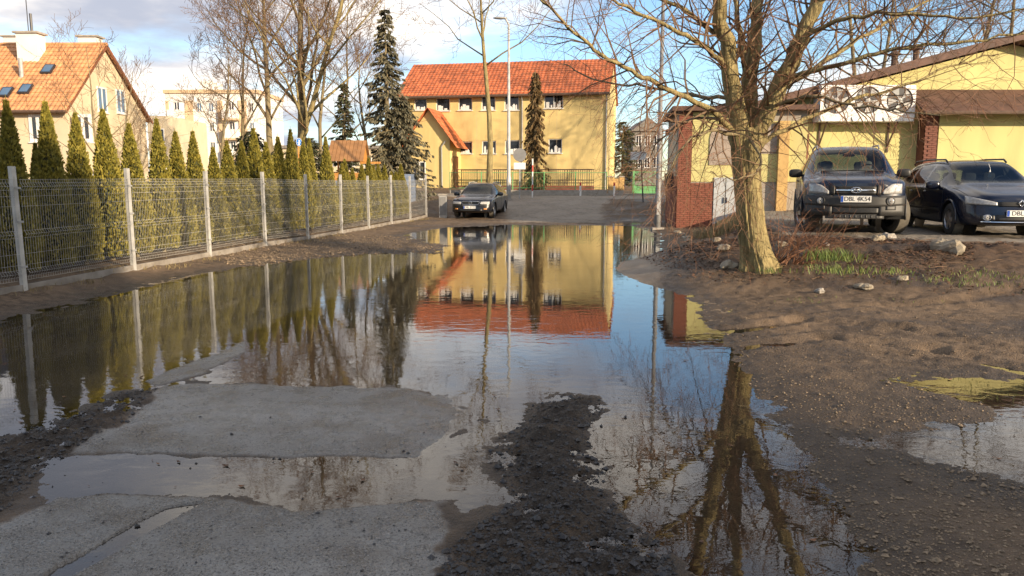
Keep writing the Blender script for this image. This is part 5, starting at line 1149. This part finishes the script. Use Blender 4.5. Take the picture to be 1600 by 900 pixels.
# ================================================================== KERB, STONES, LITTER
def kerbs():
    p, q = Vector((5.05, 14.42, 0)), Vector((7.05, 13.55, 0)); d = (q - p).normalized(); L = (q - p).length; n = 3
    e = empty('kerb_stones', p, math.atan2(d.y, d.x), label='row of concrete kerb stones in front of the off-road car', cat='kerb')
    for i in range(n): m = MB(); x0, x1 = L * i / n + .006, L * (i + 1) / n - .006; z = rnd.uniform(-.01, .01); m.box(x0, x1, -.09, .09, .30, .635 + z); m.build('kerb_stone', 'concrete_dark', e)
kerbs()
def rock(P, r, label, name='rock', m='stone', flat=.6, group=None, seed=0):
    rg = random.Random(seed); M = MB(); M.ball((0, 0, 0), (r, r * rg.uniform(.7, 1), r * flat), 14, 9, .8); o = []
    for v in M.v:
        k = 1 + .22 * math.sin(v[0] / r * 3.1 + seed) * math.cos(v[1] / r * 2.7 + seed * 2) + .12 * math.sin(v[2] / r * 7 + v[0] / r * 6 + seed) + rg.uniform(-.07, .07); o.append((v[0] * k, v[1] * k, v[2] * k))
    M.v = o; ob = M.build(name, m); ob.location = (P.x, P.y, gz(P.x, P.y) + r * flat * .35); ob.rotation_euler.z = rg.uniform(0, 6); tag(ob, label, 'rock', group); return ob
rock(G(1478, 424, .22), .23, 'pale rough concrete lump on the bank in front of the estate car', seed=1)
rock(G(1387, 378, .55), .12, 'small white broken stone at the end of the kerb', m='concrete', seed=2)
rock(G(1220, 402, .35), .10, 'pale stone just right of the tree trunk', seed=3); rock(G(1290, 409, .3), .06, 'white stone beside the grass tuft', m='concrete', seed=4)
rock(G(1281, 452, .14), .07, 'pale stone at the foot of the bank below the grass tuft', m='concrete', seed=5); rock(G(1350, 448, .16), .12, 'flat tan stone at the foot of the bank', flat=.35, seed=6); rock(G(1410, 445, .16), .08, 'small tan stone left of the concrete lump', seed=7); rock(G(1370, 398, .4), .10, 'yellowish stone high on the bank below the kerb', seed=8)
for i in range(11):
    t = i / 10; P = Vector((5.35 - 1.75 * t + rnd.uniform(-.08, .08), 24.5 - 11.8 * t, 0)); rock(P, rnd.uniform(.10, .17), '%s edging stone from the kiosk along the lane' % ORD[i], 'edging_stone', 'stone', .5, 'edging stones between kiosk and tree', 20 + i)
def scatter(name, m, n, region, size, kinds='stone', seed=1, label=None, lift=.3):
    rg = np.random.RandomState(seed); M = MB(); px = rg.uniform(region[0], region[1], n * 3); py = rg.uniform(region[2], region[3], n * 3)
    pts = np.array([tuple(G(a, b, .05)[:2]) for a, b in zip(px, py)]); z, mk_ = ground(pts[:, 0], pts[:, 1]); return pts, z, mk_, rg
def pebbles(name, m, pts, z, sizes, rg, cat_label):
    M = MB(); base = [(1, 0, 0), (-.9, .2, 0), (0, 1, .1), (.1, -1, 0), (0, .1, 1), (.1, 0, -.8)]; fs = [(0, 2, 4), (2, 1, 4), (1, 3, 4), (3, 0, 4), (2, 0, 5), (1, 2, 5), (3, 1, 5), (0, 3, 5)]
    for (x, y), zz, s in zip(pts, z, sizes):
        a = rg.uniform(0, 6.28); ca, sa = math.cos(a), math.sin(a); k = rg.uniform(.6, 1.25, 6); fl = rg.uniform(.45, .8)
        M.add([(x + s * k[i] * (p[0] * ca - p[1] * sa), y + s * k[i] * (p[0] * sa + p[1] * ca), zz + s * .25 + s * k[i] * p[2] * fl) for i, p in enumerate(base)], fs)
    o = M.build(name, m); tag(o, label=cat_label, kind='stuff'); return o
def litter():
    pts, z, k, rg = scatter('', '', 9000, (-40, 1120, 600, 930), 0, seed=2); ok = (k['mound'] > .3) & (z > -.01) & (k['asph'] < .5); pts, z = pts[ok][:9000], z[ok][:9000]
    pebbles('dark_gravel', 'pebble_dark', pts, z, np.clip(rg.lognormal(-4.95, .5, len(z)), .004, .03), rg, 'dark loose gravel and cinders between the puddles')
    pts, z, k, rg = scatter('', '', 9000, (-60, 780, 596, 930), 0, seed=9); ok = (k['asph'] > .6) & (z > .002)
    pebbles('asphalt_grit', 'pebble_grey', pts[ok][:13000], z[ok][:13000] - .001, np.clip(rg.lognormal(-5.75, .38, min(13000, ok.sum())), .002, .009), rg, 'fine grit and exposed stones on the worn asphalt')
    pts, z, k, rg = scatter('', '', 7000, (1080, 1640, 470, 930), 0, seed=3); ok = (z > .0) & (k['bank'] < .6); pts, z = pts[ok][:9000], z[ok][:9000]
    pebbles('brown_gravel', 'pebble_tan', pts, z, np.clip(rg.lognormal(-5.3, .5, len(z)), .003, .022), rg, 'brown gravel strewn over the muddy ground at the right')
    pts, z, k, rg = scatter('', '', 3500, (350, 720, 368, 412), 0, seed=4); ok = (z > .0); pebbles('verge_gravel', 'pebble_tan', pts[ok], z[ok], np.clip(rg.lognormal(-4.2, .4, ok.sum()), .006, .04), rg, 'gravel bank along the fence')
    pts, z, k, rg = scatter('', '', 45, (40, 1000, 640, 900), 0, seed=6); ok = (z > -.03) & (k['mound'] < .5); pebbles('loose_stones', 'pebble_dark', pts[ok], np.maximum(z[ok], 0), np.clip(rg.lognormal(-4.9, .45, ok.sum()), .004, .02), rg, 'scattered dark stones on the wet asphalt and in the shallows')
    FL = MB(); r3 = random.Random(12); q_ = rg.uniform(0, 1, (900, 2)); fx_ = -6 + 10 * q_[:, 0]; fy_ = 3.2 + 16 * q_[:, 1] ** 1.5; fz_, fk_ = ground(fx_, fy_); okf = (fz_ < -.004) & (fz_ > -.05)
    for x, y in list(zip(fx_[okf], fy_[okf]))[:110]:
        a = r3.uniform(0, 6.28); l_ = r3.uniform(.008, .028); u = Vector((math.cos(a), math.sin(a), 0)) * l_; v = Vector((-math.sin(a), math.cos(a), 0)) * l_ * r3.uniform(.3, .7); c = Vector((x, y, .004)); h = Vector((0, 0, l_ * .25)); FL.add([c - u + h, c - v, c + u + h, c + v], [(0, 1, 2, 3)])
    o = FL.build('floating_leaves', 'leaf_litter'); tag(o, label='small leaves floating near the puddle edges', kind='stuff')
    # leaves and grass on the bank
    pts, z, k, rg = scatter('', '', 9000, (1040, 1620, 352, 480), 0, seed=7)
    z3 = np.array([0.0]); P = []
    xs = rg.uniform(2.6, 10, 60000); ys = rg.uniform(9.2, 24, 60000); zz, kk = ground(xs, ys); keep = (kk['bank'] > .12) & (rg.uniform(0, 1, 60000) < np.clip(kk['bank'] * 1.3, 0, 1)) & (fbm(xs, ys, 1.3, 3) > -.12); M = MB(); r2 = random.Random(3)
    for x, y, zv in list(zip(xs[keep], ys[keep], zz[keep]))[:22000]:
        a = r2.uniform(0, 6.28); s = r2.uniform(.013, .032); u = Vector((math.cos(a), math.sin(a), r2.uniform(-.4, .5))) * s; v = Vector((-math.sin(a), math.cos(a), r2.uniform(-.4, .5))) * s * .7; c = Vector((x, y, zv + .015)); M.add([c - u, c - v * .9, c + u, c + v], [(0, 1, 2), (0, 2, 3)])
    o = M.build('leaf_litter', 'leaf_litter'); tag(o, label='fallen brown leaves covering the bank', kind='stuff')
    SK = MB()
    for k in range(170):
        x, y = r2.uniform(2.9, 9.5), r2.uniform(9.6, 14.5); zg, kg = ground(x, y)
        if kg['bank'][0] < .15: continue
        a = r2.uniform(0, 6.28); l_ = r2.uniform(.08, .4); d_ = Vector((math.cos(a), math.sin(a), r2.uniform(-.05, .25))) * l_; p_ = Vector((x, y, zg[0] + .015)); SK.tube([p_, p_ + d_ * .5 + Vector((0, 0, r2.uniform(0, .03))), p_ + d_], [.005, .004, .002], 4)
    o = SK.build('fallen_sticks', 'twig_brown'); tag(o, label='broken twigs lying on the bank', kind='stuff')
    Gm, Dm = MB(), MB()
    def tuft(M, P, n, h, spread):
        for i in range(n):
            x, y = P[0] + r2.gauss(0, spread), P[1] + r2.gauss(0, spread); zg = gz(x, y) if n < 40 else P[2]; a = r2.uniform(0, 6.28); l = h * r2.uniform(.5, 1.2); b = Vector((x, y, zg - .01)); d = Vector((math.cos(a) * .5, math.sin(a) * .5, 1)); w = Vector((-math.sin(a), math.cos(a), 0)) * .004
            t = b + d.normalized() * l * .6; e_ = t + Vector((math.cos(a), math.sin(a), .5)).normalized() * l * .45; M.add([b - w, b + w, t + w * .8, t - w * .8, e_], [(0, 1, 2, 3), (3, 2, 4)])
    for px, py, n, h, sp in ((1300, 405, 320, .20, .16), (1310, 425, 160, .13, .16), (1205, 425, 60, .1, .1), (1180, 440, 80, .08, .14), (1270, 470, 70, .06, .2), (1400, 462, 120, .06, .3), (1500, 440, 150, .07, .3), (1340, 440, 60, .08, .15), (1560, 430, 130, .06, .35), (1450, 455, 100, .06, .25), (1390, 425, 60, .08, .12), (1230, 450, 70, .07, .15)):
        q = G(px, py, .2)
        for it in range(3): q = G(px, py, gz(q.x, q.y))
        tuft(Gm, q, n, h, sp)
    o = Gm.build('grass_tufts', 'grass'); tag(o, label='green grass tufts growing on the bank', kind='stuff')
    for k in range(45):
        q = Vector((r2.uniform(5.3, 6.4), r2.uniform(19.5, 22.5), 0)); q.z = gz(q.x, q.y); tuft(Dm, q, 45, .35, .18)
    for s in np.arange(-2, 22, .35): P_ = fence_pt(s, r2.uniform(-.25, .3)); P_.z = gz(P_.x, P_.y); tuft(Dm, P_, 41 if r2.random() < .4 else 12, .10, .12)
    o = Dm.build('dry_grass', 'dry_grass'); tag(o, label='dry yellow grass by the kiosk and along the fence', kind='stuff')
litter()
